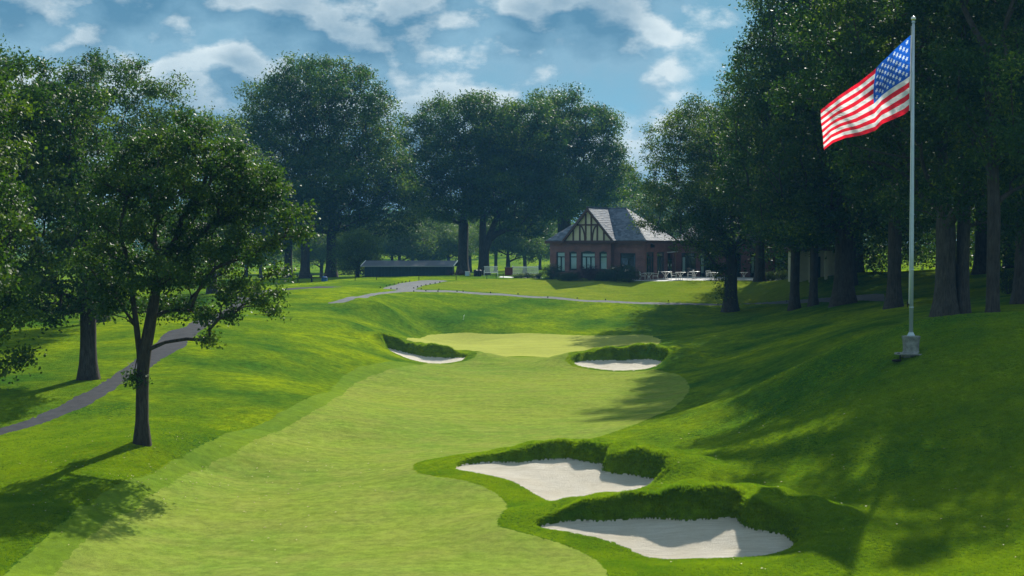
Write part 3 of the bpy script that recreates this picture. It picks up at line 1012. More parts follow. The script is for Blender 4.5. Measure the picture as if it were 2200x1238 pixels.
make_tree('broadleaf_tree', 'small pale-topped tree peeping out between the forked oak and the tallest spreading tree', 'tree', 455, 118.0, [
    (440, 300, 60, 50, 118, 2.6), (480, 290, 28, 36, 118, 1.4), (440, 400, 90, 90, 118, 3.6), (530, 400, 60, 70, 118, 3), (420, 500, 110, 70, 118, 4)],
    0.35, 4.0, 1.4, 1.0, 24000, 0.24, 'pale', seed=13, quad=False)
# centre
make_tree('broadleaf_tree', 'tallest spreading tree left of the centre, standing left of the long dark shed', 'tree', 712, 165.0, [
    (680, 220, 110, 85, 165, 6), (620, 280, 110, 95, 165, 6), (760, 250, 75, 90, 165, 5), (790, 360, 90, 95, 165, 6), (560, 330, 62, 90, 165, 4.5), (690, 390, 170, 90, 165, 8), (840, 420, 62, 68, 165, 4.5), (600, 430, 90, 62, 165, 5.5), (760, 470, 85, 38, 165, 5), (535, 430, 42, 50, 165, 3.5), (865, 465, 38, 36, 165, 3), (650, 170, 50, 40, 165, 3), (735, 172, 50, 34, 165, 3)],
    0.56, 4.6, 2.0, 1.45, 140000, 0.265, 'maple', seed=21, quad=False, min_r=0.03)
make_tree('broadleaf_tree', 'tree with a plain straight trunk just left of the tallest spreading tree', 'tree', 655, 160.0, [
    (620, 470, 75, 50, 160, 4), (560, 500, 60, 50, 160, 3.5), (650, 440, 50, 45, 160, 3.5)],
    0.46, 4.5, 1.5, 1.1, 14000, 0.26, 'maple', seed=22, quad=False, min_r=0.03)
make_tree('broadleaf_tree', 'tree with leaning twin stems behind the picnic tables at the left', 'tree', 618, 168.0, [
    (600, 480, 60, 50, 168, 4), (540, 520, 60, 45, 168, 4), (570, 440, 50, 45, 168, 4)],
    0.45, 4.0, 1.7, 1.3, 12000, 0.30, 'maple', seed=23, quad=False, min_r=0.03)
make_tree('willow_tree', 'low rounded pale-leaved tree beside the left end of the long shed', 'tree', 768, 156.0, [
    (768, 540, 44, 40, 156, 2.2), (745, 560, 30, 32, 156, 1.6), (795, 565, 28, 28, 156, 1.5), (760, 515, 28, 22, 156, 1.4)],
    0.16, 0.7, 0.7, 0.6, 17000, 0.17, 'pale', seed=24, quad=False)
make_tree('broadleaf_tree', 'broad tree whose trunk rises just beside the right end of the long shed', 'tree', 995, 180.0, [
    (990, 270, 85, 55, 180, 5.5), (925, 310, 58, 62, 180, 4.5), (1000, 350, 110, 75, 180, 6.5), (920, 390, 50, 55, 180, 4), (1060, 280, 60, 50, 180, 4.5), (960, 440, 75, 40, 180, 5), (1080, 360, 50, 60, 180, 4)],
    0.62, 5.2, 2.1, 1.5, 80000, 0.27, 'maple', seed=31, quad=False, min_r=0.03)
make_tree('broadleaf_tree', 'broad tree with forked trunk leaning right, directly behind the white bench', 'tree', 1036, 176.0, [
    (1120, 320, 80, 70, 176, 5.5), (1100, 400, 95, 60, 176, 6), (1160, 420, 70, 55, 176, 5), (1050, 430, 60, 45, 176, 4.5), (1130, 260, 50, 40, 176, 4), (1120, 480, 50, 25, 176, 3)],
    0.60, 3.6, 2.1, 1.5, 66000, 0.27, 'maple', seed=32, lean=(0.06, 0), quad=False, min_r=0.03,
    trunks=[(0, 0, 0.0, 0.0, 3.5, 0.5), (0.2, 0.1, 0.36, 0.05, 3.5, 0.4)])
make_tree('broadleaf_tree', 'round-topped tree rising behind the left end of the clubhouse roof', 'tree', 1205, 186.0, [
    (1200, 260, 60, 50, 186, 5), (1270, 290, 55, 55, 186, 4.5), (1230, 350, 95, 75, 186, 6.5), (1310, 340, 34, 42, 186, 3), (1240, 420, 80, 40, 186, 5), (1160, 320, 50, 60, 186, 4.5), (1290, 400, 36, 34, 186, 3), (1170, 430, 40, 40, 186, 3.5)],
    0.75, 6.0, 2.2, 1.6, 70000, 0.28, 'maple', seed=33, quad=False, min_r=0.03,
    trunks=[(0, 0, -0.02, 0, 6, 0.6), (0.5, 0, 0.06, 0, 6, 0.5)])
# right: the tree in front of the clubhouse, then the dark stand
make_tree('broadleaf_tree', 'single tree whose crown overhangs the clubhouse roof, sprouts of leaves low on its trunk', 'tree', 1570, 122.0, [
    (1440, 330, 50, 70, 122, 3.2), (1490, 290, 55, 55, 122, 3.4), (1540, 330, 80, 95, 122, 4.6), (1470, 420, 80, 60, 122, 3.8), (1385, 440, 40, 40, 122, 1.8), (1400, 400, 36, 38, 122, 1.8), (1550, 450, 110, 85, 122, 5.5), (1430, 480, 55, 25, 122, 2),
    (1640, 430, 70, 90, 122, 4.5), (1530, 525, 70, 25, 122, 3.4), (1546, 585, 9, 10, 121.4, 0.4), (1543, 606, 10, 10, 121.4, 0.4), (1549, 630, 8, 9, 121.4, 0.4), (1552, 572, 8, 8, 121.4, 0.4)],
    0.50, 3.6, 1.5, 1.0, 92000, 0.175, 'dark', seed=41, quad=False, tintbias=0.08)
make_tree('broadleaf_tree', 'very tall dark tree forming the left edge of the stand beside the flag', 'tree', 1812, 99.0, [
    (1700, 100, 90, 110, 99, 4.5), (1640, 170, 62, 75, 99, 3.5), (1610, 270, 52, 90, 99, 3.5), (1700, 250, 120, 140, 99, 6), (1650, 380, 90, 90, 99, 4.5), (1810, 100, 110, 180, 99, 5.5), (1770, -20, 130, 110, 99, 5.5), (1720, -150, 110, 110, 99, 5), (1830, 330, 120, 120, 99, 6),
    (1720, 470, 110, 50, 99, 5), (1850, 470, 80, 55, 99, 4.5)],
    0.62, 5.0, 1.8, 1.25, 130000, 0.20, 'dark', seed=42, quad=False, min_r=0.03)
make_tree('broadleaf_tree', 'slender dark trunk beside the cart path, left of a pair under the dark stand', 'tree', 1707, 111.0, [
    (1700, 400, 70, 70, 111, 4), (1690, 480, 70, 45, 111, 4), (1730, 300, 60, 70, 111, 4)],
    0.36, 4.2, 1.5, 1.1, 20000, 0.24, 'dark', seed=43, quad=False, min_r=0.03)
make_tree('broadleaf_tree', 'slender dark trunk close beside the thickest tree, right of a pair under the dark stand', 'tree', 1748, 110.0, [
    (1760, 420, 70, 70, 110, 4), (1780, 500, 60, 36, 110, 3.6), (1760, 300, 60, 70, 110, 4)],
    0.30, 4.2, 1.5, 1.1, 16000, 0.24, 'dark', seed=44, quad=False, min_r=0.03)
make_tree('broadleaf_tree', 'tall grey trunk just left of the flagpole under the dark stand', 'tree', 1922, 88.0, [
    (1920, 280, 100, 140, 88, 5), (1860, 160, 90, 120, 88, 4.5), (1930, 60, 120, 130, 88, 5), (1900, -100, 130, 110, 88, 5), (1960, 430, 90, 70, 88, 4.5)],
    0.40, 7.0, 1.8, 1.2, 56000, 0.20, 'dark', seed=45, quad=False, min_r=0.03)
make_tree('broadleaf_tree', 'massive double-trunked tree right of the flagpole', 'tree', 2052, 70.0, [
    (1790, 60, 85, 90, 66, 3.4), (1860, 150, 90, 110, 67, 3.4), (1760, 190, 70, 70, 66, 2.6), (1930, 20, 100, 110, 67, 4), (1950, 200, 90, 110, 68, 3.4), (1880, 300, 80, 70, 68, 3), (2060, 60, 150, 150, 68, 5), (2000, 220, 90, 120, 68, 4), (2120, 250, 110, 130, 67, 4), (2120, -110, 130, 110, 70, 5), (2170, 60, 100, 150, 68, 4.5), (2040, 370, 90, 60, 68, 3.5), (2100, 400, 100, 50, 66, 3), (2190, 450, 60, 50, 70, 3), (1985, 430, 50, 42, 72, 3)],
    0.46, 4.0, 1.90, 1.15, 100000, 0.175, 'dark', bark=M_BARK2, seed=46, quad=False, min_r=0.03,
    trunks=[(-0.40, 0, -0.06, 0.0, 6, 0.4), (0.40, 0.1, 0.05, 0.02, 6, 0.4)])
make_tree('broadleaf_tree', 'pale grey forked tree standing right of the massive double-trunked one', 'tree', 2133, 61.0, [
    (2180, 150, 110, 130, 62, 3.6), (2140, 300, 70, 80, 60, 3), (2100, 170, 80, 90, 59, 2.6), (2230, 300, 90, 110, 62, 3.4), (2160, -60, 150, 130, 62, 4), (2060, -150, 130, 110, 63, 4)],
    0.27, 5.0, 1.6, 0.95, 46000, 0.17, 'dark', seed=47, lean=(-0.05, 0), quad=False, min_r=0.03)
make_tree('broadleaf_tree', 'dark tree at the right edge of the picture beside the driveway', 'tree', 2196, 76.0, [
    (2240, 200, 120, 180, 77, 5), (2220, 400, 60, 80, 77, 4), (2330, 350, 110, 150, 76, 4.5)],
    0.42, 5.0, 1.3, 1.0, 30000, 0.20, 'dark', bark=M_BARK, seed=48, quad=False, min_r=0.03)


# ------------------------------------------------------------------ background trees: three kinds built once, then copied
def proto_tree(kindname, label, x, y, h, w, leaf, seed, nleaf, size, r0, fork, group, spacing=2.2, rc=1.7, trunks=None):
    rng = np.random.default_rng(seed)
    lobes = []
    for i in range(9):
        a = 2 * PI * i / 8 + rng.uniform(-0.3, 0.3)
        rr = w * 0.28 * (0 if i == 8 else 1)
        zz = h * (0.80 if i == 8 else rng.uniform(0.40, 0.74))
        lobes.append((rr * math.cos(a), rr * math.sin(a), zz, w * 0.25, w * 0.25, h * 0.19))
    z = ground(x, y)
    return make_tree(kindname, label, 'tree', 0, 0, tuple(lobes), r0, fork, spacing, rc, nleaf, size, leaf, seed=seed, quad=False, group=group, base=(x, y, z - 0.05), min_r=0.03, trunks=trunks)


def place(proto, x, y, s, rz, label, group=None, first=[]):
    o = proto if proto.name not in first else copy_tree(proto)
    first.append(proto.name)
    o.location = (x, y, ground(x, y) - 0.05)
    o.rotation_euler = (0, 0, rz)
    o.scale = (s, s, s * random.uniform(0.94, 1.06))
    o['label'] = label
    if group:
        o['group'] = group
    return o


far_a = proto_tree('broadleaf_tree', '', 0, 200, 17, 17, 'maple', 61, 30000, 0.38, 0.45, 3.2, None, 2.1, 1.6)
far_b = proto_tree('broadleaf_tree', '', 0, 200, 15, 16, 'pale', 62, 24000, 0.40, 0.40, 2.6, None, 2.2, 1.7, trunks=[(0, 0, 0.12, 0, 2.6, 0.35), (0.3, 0.2, -0.22, 0.1, 2.6, 0.3)])
big_c = proto_tree('broadleaf_tree', '', 0, 200, 27, 17, 'dark', 63, 52000, 0.30, 0.55, 6.0, None, 2.0, 1.5)
rowlab = 'hazy blue tree of the row standing in the field beyond the long shed'
g1 = 'hazy trees beyond the long shed'
for i, (u, D, s) in enumerate([(842, 235, 0.80), (888, 228, 0.92), (935, 240, 0.90), (962, 232, 0.86), (905, 268, 1.05), (860, 275, 1.05), (1010, 262, 1.0)]):
    place(far_a if i % 2 == 0 else far_b, (u - 1100) / FPX * D, D, s * 0.70, i * 1.7, ['hazy blue tree above the left third of the long shed roof, first of its row', 'hazy blue tree above the middle of the long shed roof, in front',
        'hazy blue tree above the right half of the long shed roof', 'hazy blue tree just left of the trunk at the right end of the shed', 'farther hazy tree behind the middle of the row beyond the shed',
        'farther hazy tree behind the left end of the row beyond the shed', 'hazy tree showing between the two trunks right of the shed'][i], g1)
g2 = 'hazy trees on the far field'
for i, (u, D, s) in enumerate([(590, 250, 0.9), (660, 262, 1.0), (530, 225, 0.8), (720, 275, 0.95), (470, 240, 0.9), (770, 262, 0.9), (400, 230, 1.0), (560, 205, 0.75), (690, 212, 0.72), (1065, 255, 0.85), (1160, 262, 0.8)]):
    place(far_b if i % 2 == 0 else far_a, (u - 1100) / FPX * D, D, s * 0.74, 0.6 + i * 1.3, ['hazy tree seen left of the twin-stemmed tree by the picnic tables', 'hazy tree seen between the straight trunk and the tallest tree', 'hazy tree showing right of the forked oak crown, low on the far field',
        'hazy tree right behind the trunk of the tallest spreading tree', 'hazy tree mostly hidden by the right side of the forked oak', 'hazy tree behind the low rounded pale-leaved tree', 'hazy tree hidden behind the middle of the forked oak crown',
        'nearer hazy tree left of the picnic tables on the far field', 'nearer hazy tree between the tallest tree and the straight trunk', 'hazy tree on the far slope seen right of the forked trunk', 'hazy tree on the far slope touching the left clubhouse wall'][i], g2)
place(far_b, (1093 - 1100) / FPX * 215, 215, 0.62, 2.2, 'left one of two small hazy trees on the far slope left of the clubhouse')
place(far_a, (1128 - 1100) / FPX * 222, 222, 0.60, 4.0, 'right one of two small hazy trees on the far slope, nearer the clubhouse wall')
place(far_a, (1335 - 1100) / FPX * 300, 300, 1.02, 1.0, 'hazy blue tree rising just above the clubhouse ridge')
place(far_b, (1390 - 1100) / FPX * 290, 290, 0.98, 3.0, 'hazy tree peeping out between the clubhouse ridge and the overhanging crown')
g3 = 'dark trees at the back of the right-hand stand'
for i, (x, y, s) in enumerate([(29, 122, 0.95), (37, 112, 1.0), (45, 128, 1.05), (34, 140, 1.0), (52, 108, 1.0), (41, 95, 0.95), (24, 138, 0.8), (56, 135, 1.1), (33, 92, 0.85), (31, 79, 0.80)]):
    place(big_c, x, y, s, i * 0.9, 'dark tree deep in the shade at the back of the right-hand stand', g3)


def mass(name, label, boxes, leaf, nleaf, size, seed, spacing, rc, cat=None):
    rng = np.random.default_rng(seed)
    cl = []
    for (x0, x1, y0, y1, h0, h1, n) in boxes:
        for _ in range(n):
            x, y = rng.uniform(x0, x1), rng.uniform(y0, y1)
            cl.append((x, y, 0, rng.uniform(h0, h1)))
    cl = np.array(cl)
    gz = base_h(cl[:, 0], cl[:, 1])
    pts = []
    for (x, y, _, h), g in zip(cl, gz):
        k = max(3, int(h / spacing * 2.4))
        q = rng.normal(size=(k, 3)) * [h * 0.22, h * 0.18, 0]
        q[:, 2] = g + rng.uniform(0.05, 1.0, k) ** 0.8 * h * np.exp(-(q[:, 0] / (h * 0.55)) ** 2)
        pts.append(q + [x, y, 0])
    pts = np.vstack(pts)
    me = leaves_mesh(name, pts, rc, nleaf, size, M_LEAF[leaf], rng, None, False)
    return tag(link(name, me), label, None, None, 'stuff')


mass('distant_woods', 'hazy blue-green woodland closing the far end of the course', [(-170, 175, 325, 345, 6, 9, 120), (-190, 190, 350, 390, 9, 13, 110), (-190, 190, 395, 470, 12, 17, 130), (25, 120, 330, 380, 15, 20, 30)], 'maple', 130000, 0.80, 71, 3.0, 2.6)
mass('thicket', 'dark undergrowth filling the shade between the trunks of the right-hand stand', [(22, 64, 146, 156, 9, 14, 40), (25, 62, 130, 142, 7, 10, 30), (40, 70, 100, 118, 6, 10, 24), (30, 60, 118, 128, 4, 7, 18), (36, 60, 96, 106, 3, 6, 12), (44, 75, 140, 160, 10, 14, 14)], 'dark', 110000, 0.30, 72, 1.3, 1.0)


def shrub(label, u, v, D, w, h, leaf='shrub', n=5000, size=0.08, seed=1, d=None, name='shrub', cat='shrub', group=None):
    rng = np.random.default_rng(seed)
    x = (u - 1100) / FPX * D
    z = ground(x, D)
    d = d or w
    root = empty(name, (x, D, z), 0, label, cat, group)
    lobes = [(0, 0, h * 0.45, w / 2, d / 2, h * 0.55), (-w * 0.2, 0, h * 0.4, w * 0.3, d * 0.4, h * 0.5), (w * 0.22, 0.1, h * 0.38, w * 0.28, d * 0.4, h * 0.45)]
    cl = lobes_clumps(lobes, max(0.22, min(w, h) * 0.2), rng)
    cl[:, 2] = np.abs(cl[:, 2])
    link('foliage', leaves_mesh('foliage', cl, min(w, h) * 0.2, n, size, M_LEAF[leaf], rng, None, False), root)
    mb = MB()
    for k in range(7):
        a = 2 * PI * k / 7
        mb.tube([(0.05 * math.cos(a), 0.05 * math.sin(a), -0.05), (w * 0.18 * math.cos(a), d * 0.18 * math.sin(a), h * 0.4), (w * 0.3 * math.cos(a), d * 0.3 * math.sin(a), h * 0.75)], [0.03, 0.02, 0.01], 5)
    mb.build('stems', M_BARK, root)
    return root


# ------------------------------------------------------------------ clubhouse
CG = 4.13
apex = P(1262, 447, 145.0)
ROT = math.radians(-30)
ridge_xy = (apex.x + 4.8 * 0.5, apex.y + 4.8 * 0.866)
club = empty('clubhouse', (ridge_xy[0], ridge_xy[1], CG), ROT, 'red brick clubhouse with slate roof and half-timbered gable behind the patio', 'clubhouse')
EZ, RZ = 3.92, 7.30            # eaves and ridge above the ground
CM = Matrix.Translation(club.location) @ Matrix.Rotation(ROT, 4, 'Z')
CI = CM.inverted()


def wall(name, A, B, z0, z1, opens, parent, mat, th=0.3):
    A, B = Vector((A[0], A[1], 0)), Vector((B[0], B[1], 0))
    L = (B - A).length
    d = (B - A).normalized()
    n = Vector((d.y, -d.x, 0))
    ts = sorted({0.0, L} | {o[0] for o in opens} | {o[1] for o in opens})
    zs = sorted({z0, z1} | {o[2] for o in opens} | {o[3] for o in opens})
    vs, ids, fs = [], {}, []
    def vid(i, j, k):
        if (i, j, k) not in ids:
            ids[(i, j, k)] = len(vs)
            vs.append(A + d * ts[i] - n * (th * k) + Vector((0, 0, zs[j])))
        return ids[(i, j, k)]
    def solid(i, j):
        if i < 0 or j < 0 or i >= len(ts) - 1 or j >= len(zs) - 1:
            return False
        tm, zm = (ts[i] + ts[i + 1]) / 2, (zs[j] + zs[j + 1]) / 2
        return not any(o[0] < tm < o[1] and o[2] < zm < o[3] for o in opens)
    for i in range(len(ts) - 1):
        for j in range(len(zs) - 1):
            if not solid(i, j):
                continue
            fs.append((vid(i, j, 0), vid(i + 1, j, 0), vid(i + 1, j + 1, 0), vid(i, j + 1, 0)))
            fs.append((vid(i, j + 1, 1), vid(i + 1, j + 1, 1), vid(i + 1, j, 1), vid(i, j, 1)))
            if not solid(i - 1, j): fs.append((vid(i, j, 1), vid(i, j, 0), vid(i, j + 1, 0), vid(i, j + 1, 1)))
            if not solid(i + 1, j): fs.append((vid(i + 1, j, 0), vid(i + 1, j, 1), vid(i + 1, j + 1, 1), vid(i + 1, j + 1, 0)))
            if not solid(i, j - 1): fs.append((vid(i, j, 0), vid(i, j, 1), vid(i + 1, j, 1), vid(i + 1, j, 0)))
            if not solid(i, j + 1): fs.append((vid(i, j + 1, 1), vid(i, j + 1, 0), vid(i + 1, j + 1, 0), vid(i + 1, j + 1, 1)))
    mb = MB()
    mb.v, mb.f = [tuple(v) for v in vs], fs
    o = mb.build(name, mat, parent)
    R = Matrix((( d.x, n.x, 0, A.x), (d.y, n.y, 0, A.y), (0, 0, 1, 0), (0, 0, 0, 1)))   # (t, out, z) -> local
    return R


def window(R, t0, t1, z0, z1, cols, parent, blind=True, transom=None, arch=0.0, name='window', sill=True, dark=False):
    f = 0.07
    mb = MB()
    dpt = (-0.20, -0.10)
    mb.box(t0 + .002, t0 + f, *dpt, z0 + .002, z1 - .002, R).box(t1 - f, t1 - .002, *dpt, z0 + .002, z1 - .002, R)
    mb.box(t0 + f, t1 - f, *dpt, z1 - f, z1 - .002, R).box(t0 + f, t1 - f, *dpt, z0 + .002, z0 + f, R)
    top = z1 - f
    if transom:
        mb.box(t0 + f, t1 - f, *dpt, transom - 0.05, transom + 0.05, R)
        top = transom - 0.05
    cw = (t1 - t0 - 2 * f + 0.06) / cols
    for k in range(1, cols):
        x = t0 + f - 0.03 + cw * k
        mb.box(x - 0.05, x + 0.05, *dpt, z0 + f, top, R)
    w = mb.build(name, M_DKGREEN, parent)
    pm = M_GLASSD
    for k in range(cols):
        a = t0 + f - 0.03 + cw * k + 0.03
        MB().box(a, a + cw - 0.06, -0.165, -0.155, z0 + f - 0.01, top + 0.01, R).build('pane', pm, w)
        if blind and not dark:
            MB().box(a, a + cw - 0.06, -0.26, -0.25, z0 + f + (0.0 if k % 2 else 0.02), top, R).build('blind', M_BLIND, w)
    if transom:
        MB().box(t0 + f, t1 - f, -0.165, -0.155, transom + 0.04, z1 - f, R).build('pane', pm, w)
        if blind:
            MB().box(t0 + f, t1 - f, -0.26, -0.25, transom + 0.04, z1 - f, R).build('blind', M_BLIND, w)
    if arch:
        pts = [R @ Vector((t0 + (t1 - t0) * q / 10, 0.004, z1 - 0.10 + arch * math.sin(PI * q / 10))) for q in range(11)]
        pts = [R @ Vector((t1, 0.004, z1 - 0.16)), R @ Vector((t0, 0.004, z1 - 0.16))] + pts
        nrm = (R.to_3x3() @ Vector((0, 1, 0))) * 0.03
        MB().prism(pts, nrm).build('arch_board', M_DKGREEN, w)
    if sill:
        MB().box(t0 - 0.05, t1 + 0.05, 0.002, 0.06, z0 - 0.07, z0 - 0.002, R).build('sill', M_DKGREEN, w)
    return w


mg = bpy.data.materials.new('window_glass')
mg.use_nodes = True
_T = NT(mg.node_tree)
_gl = _T.n('ShaderNodeBsdfGlossy', {'Color': (0.8, 0.9, 1, 1), 'Roughness': 0.06})
_tr = _T.n('ShaderNodeBsdfTransparent', {'Color': (0.90, 0.96, 0.95, 1)})
_fr = _T.n('ShaderNodeFresnel', {'IOR': 1.5})
_mx = _T.n('ShaderNodeMixShader', {0: _fr.outputs[0], 1: _tr.outputs[0], 2: _gl.outputs[0]})
mg.node_tree.links.new(_mx.outputs[0], mg.node_tree.nodes['Material Output'].inputs['Surface'])
M_GLASSD = mg

MX0, MX1, MY0, MY1 = -4.85, 5.95, -3.85, 3.85
R1 = wall('brick_wall', (MX0, MY0), (-2.505, MY0), -0.3, EZ - 0.02, [(0.75, 1.75, 0.75, 2.75)], club, M_BRICK)
window(R1, 0.75, 1.75, 0.75, 2.75, 2, club, transom=2.25)
R2 = wall('brick_wall', (-2.5, -4.5), (2.5, -4.5), -0.3, EZ - 0.02, [(0.28, 1.12, 0.95, 2.75), (1.62, 3.22, 0.95, 2.75), (3.72, 4.56, 0.95, 2.75)], club, M_BRICK)
window(R2, 0.28, 1.12, 0.95, 2.75, 1, club, transom=2.25, arch=0.18)
window(R2, 1.62, 3.22, 0.95, 2.75, 3, club, transom=2.25, arch=0.22)
window(R2, 3.72, 4.56, 0.95, 2.75, 1, club, transom=2.25, arch=0.18)
wall('brick_wall', (2.502, -4.497), (2.502, MY0), -0.3, EZ - 0.02, [], club, M_BRICK, th=0.2)
wall('brick_wall', (-2.502, MY0), (-2.502, -4.497), -0.3, EZ - 0.02, [], club, M_BRICK, th=0.2)
R3 = wall('brick_wall', (2.505, MY0), (MX1, MY0), -0.3, EZ - 0.02, [(0.75, 2.45, 0.1, 2.65)], club, M_BRICK)
window(R3, 0.75, 2.45, 0.1, 2.65, 2, club, blind=False, transom=2.2, sill=False, dark=True)
R4 = wall('brick_wall', (MX1 - 0.003, MY0 + 0.003), (MX1 - 0.003, MY1), -0.3, EZ - 0.02, [(0.5, 2.35, 0.55, 2.75), (3.1, 4.95, 0.55, 2.75), (5.75, 7.2, 0.02, 2.6)], club, M_BRICK)
window(R4, 0.5, 2.35, 0.55, 2.75, 3, club, transom=2.25)
window(R4, 3.1, 4.95, 0.55, 2.75, 3, club, transom=2.25)
R5 = wall('brick_wall', (MX0 + 0.003, MY1), (MX0 + 0.003, MY0 + 0.003), -0.3, EZ - 0.02, [(2.5, 3.8, 0.9, 2.7)], club, M_BRICK)
window(R5, 2.5, 3.8, 0.9, 2.7, 2, club, transom=2.25)
wall('brick_wall', (MX1 - 0.31, MY1 - 0.003), (MX0 + 0.31, MY1 - 0.003), -0.3, EZ - 0.02, [], club, M_BRICK)
MB().box(MX0 + 0.4, MX1 - 0.4, MY0 + 0.9, MY1 - 0.5, 0.0, EZ - 0.05).build('interior', M_DARK, club)
# door in the side wall
dm = MB().box(5.77, 6.47, -0.2, -0.12, 0.03, 2.1, R4)
door = dm.build('door', M_DKGREEN, club)
MB().box(5.9, 6.34, -0.118, -0.105, 0.95, 1.9, R4).build('pane', M_GLASSD, door)
door = MB().box(6.49, 7.18, -0.2, -0.12, 0.03, 2.1, R4).build('door', M_DKGREEN, club)
MB().box(6.6, 7.04, -0.118, -0.105, 0.95, 1.9, R4).build('pane', M_GLASSD, door)
for q in (5.96, 6.72):
    MB().box(q + 0.08, q + 0.28, -0.103, -0.10, 1.25, 1.5, R4).build('notice', M_WHITE, club)
MB().bar(R4 @ Vector((5.6, 0.25, 2.72)), R4 @ Vector((7.3, 0.25, 2.78)), 0.5, 0.05).build('door_canopy', M_WHITE, club)
MB().box(1.45, 1.75, 0.0, 0.35, 3.2, 3.5, R4).box(1.55, 1.65, -0.01, 0.2, 3.35, 3.6, R4).build('wall_lamp', M_RUST, club)


def slates(name, el, er, rr, rl, parent, course=0.24, width=0.42, lift=0.0, seed=0):
    """a roof slope laid in courses of single slates, each slightly uneven"""
    rng = random.Random(seed)
    el, er, rr, rl = [Vector(p) for p in (el, er, rr, rl)]
    n = (er - el).cross(rl - el if (rl - el).length > 0.1 else rr - el).normalized()
    if n.z < 0:
        n = -n
    H = max(((rl + rr) / 2 - (el + er) / 2).length, 0.1)
    nc = max(2, int(H / course))
    mb = MB()
    # underlay
    pts = [el, er, rr] + ([rl] if (rr - rl).length > 0.02 else [])
    mb.prism([p + n * lift for p in pts], -n * 0.12)
    for c in range(nc):
        s0, s1 = c / nc, min(1.0, (c + 1.25) / nc)
        a0, b0 = el.lerp(rl, s0), er.lerp(rr, s0)
        a1, b1 = el.lerp(rl, s1), er.lerp(rr, s1)
        W_ = (b0 - a0).length
        nw = max(1, int(W_ / width))
        off = 0.5 * (c % 2) / nw
        cuts = [0.0] + [min(1, max(0, (k + off * nw) / nw)) for k in range(0 if off else 1, nw)] + [1.0]
        cuts = sorted(set(cuts))
        for k in range(len(cuts) - 1):
            f0, f1 = cuts[k], cuts[k + 1]
            h = 0.028 + rng.uniform(-0.010, 0.014) + lift
            t = rng.uniform(-0.006, 0.006)
            p0, p1, q1, q0 = a0.lerp(b0, f0), a0.lerp(b0, f1), a1.lerp(b1, f1), a1.lerp(b1, f0)
            dn = (a0 - a1).normalized() * rng.uniform(0, 0.02)
            P0, P1 = p0 + n * (h + t) + dn, p1 + n * (h - t) + dn
            Q1, Q0 = q1 + n * (0.006 + lift), q0 + n * (0.006 + lift)
            mb.add([P0, P1, Q1, Q0, p0 + n * (lift + 0.002), p1 + n * (lift + 0.002)], [(0, 1, 2, 3), (4, 5, 1, 0)])
    return mb.build(name, M_SLATE, parent)


ex0, ex1, ey0, ey1 = -5.2, 6.3, -4.2, 4.2
rx0, rx1 = ex0 + 4.2, ex1 - 4.2
roof = slates('roof', (ex0, ey0, EZ), (ex1, ey0, EZ), (rx1, 0, RZ), (rx0, 0, RZ), club, seed=1)
slates('roof_slope', (ex1, ey0, EZ), (ex1, ey1, EZ), (rx1, 0, RZ), (rx1, 0, RZ), roof, seed=2)
slates('roof_slope', (ex1, ey1, EZ), (ex0, ey1, EZ), (rx0, 0, RZ), (rx1, 0, RZ), roof, seed=3)
slates('roof_slope', (ex0, ey1, EZ), (ex0, ey0, EZ), (rx0, 0, RZ), (rx0, 0, RZ), roof, seed=4)
gh = 2.95
slates('gable_roof', (gh, -4.85, EZ - 0.02), (gh, -0.4, EZ - 0.02), (0, -0.4, RZ - 0.01), (0, -4.85, RZ - 0.01), roof, seed=5, lift=0.01)
slates('gable_roof', (-gh, -0.4, EZ - 0.02), (-gh, -4.85, EZ - 0.02), (0, -4.85, RZ - 0.01), (0, -0.4, RZ - 0.01), roof, seed=6, lift=0.01)
MB().bar((rx0, 0, RZ + 0.03), (rx1, 0, RZ + 0.03), 0.22, 0.10).bar((0, -4.86, RZ + 0.05), (0, -0.2, RZ + 0.05), 0.2, 0.1).build('ridge_cap', M_SLATE, roof)
mb = MB()
mb.box(ex0 - 0.04, ex1 + 0.04, ey0 - 0.06, ey0 + 0.05, EZ - 0.30, EZ - 0.05).box(ex0 - 0.06, ex0 + 0.05, ey0 + 0.06, ey1, EZ - 0.30, EZ - 0.05).box(ex1 - 0.05, ex1 + 0.06, ey0 + 0.06, ey1, EZ - 0.30, EZ - 0.05)
mb.build('eaves_board', M_TIMBER, club)
MB().box(ex0 + 0.06, ex1 - 0.06, ey0 + 0.06, MY0 + 0.2, EZ - 0.20, EZ - 0.14).box(MX1 - 0.2, ex1 - 0.06, MY0 + 0.25, ey1, EZ - 0.20, EZ - 0.14).build('soffit', M_TIMBER, club)
# gable: plaster panels between timbers
gz0 = EZ - 0.02
def gx(z):
    return (RZ - 0.28 - z) * gh / (RZ - EZ)
MB().prism([(-gx(gz0), -4.50, gz0), (gx(gz0), -4.50, gz0), (0, -4.50, RZ - 0.28)], (0, 0.15, 0)).build('gable_plaster', M_CREAM, club)
MB().box(-2.75, 2.75, -4.66, -4.502, gz0 - 0.28, gz0 + 0.03).build('timber_beam', M_TIMBER, club)
tz = gz0 + 1.62
MB().box(-gx(tz) + 0.02, gx(tz) - 0.02, -4.60, -4.502, tz - 0.08, tz + 0.08).build('timber_beam', M_TIMBER, club)
for x in (-0.32, 0.32):
    MB().box(x - 0.07, x + 0.07, -4.62, -4.503, gz0 + 0.03, RZ - 0.28 - abs(x) * 1.15).build('timber_post', M_TIMBER, club)
for x in (-1.0, 1.0, -1.75, 1.75):
    zt = min(tz - 0.08, RZ - 0.30 - abs(x) * 1.15)
    MB().box(x - 0.07, x + 0.07, -4.61, -4.503, gz0 + 0.03, zt).build('timber_post', M_TIMBER, club)
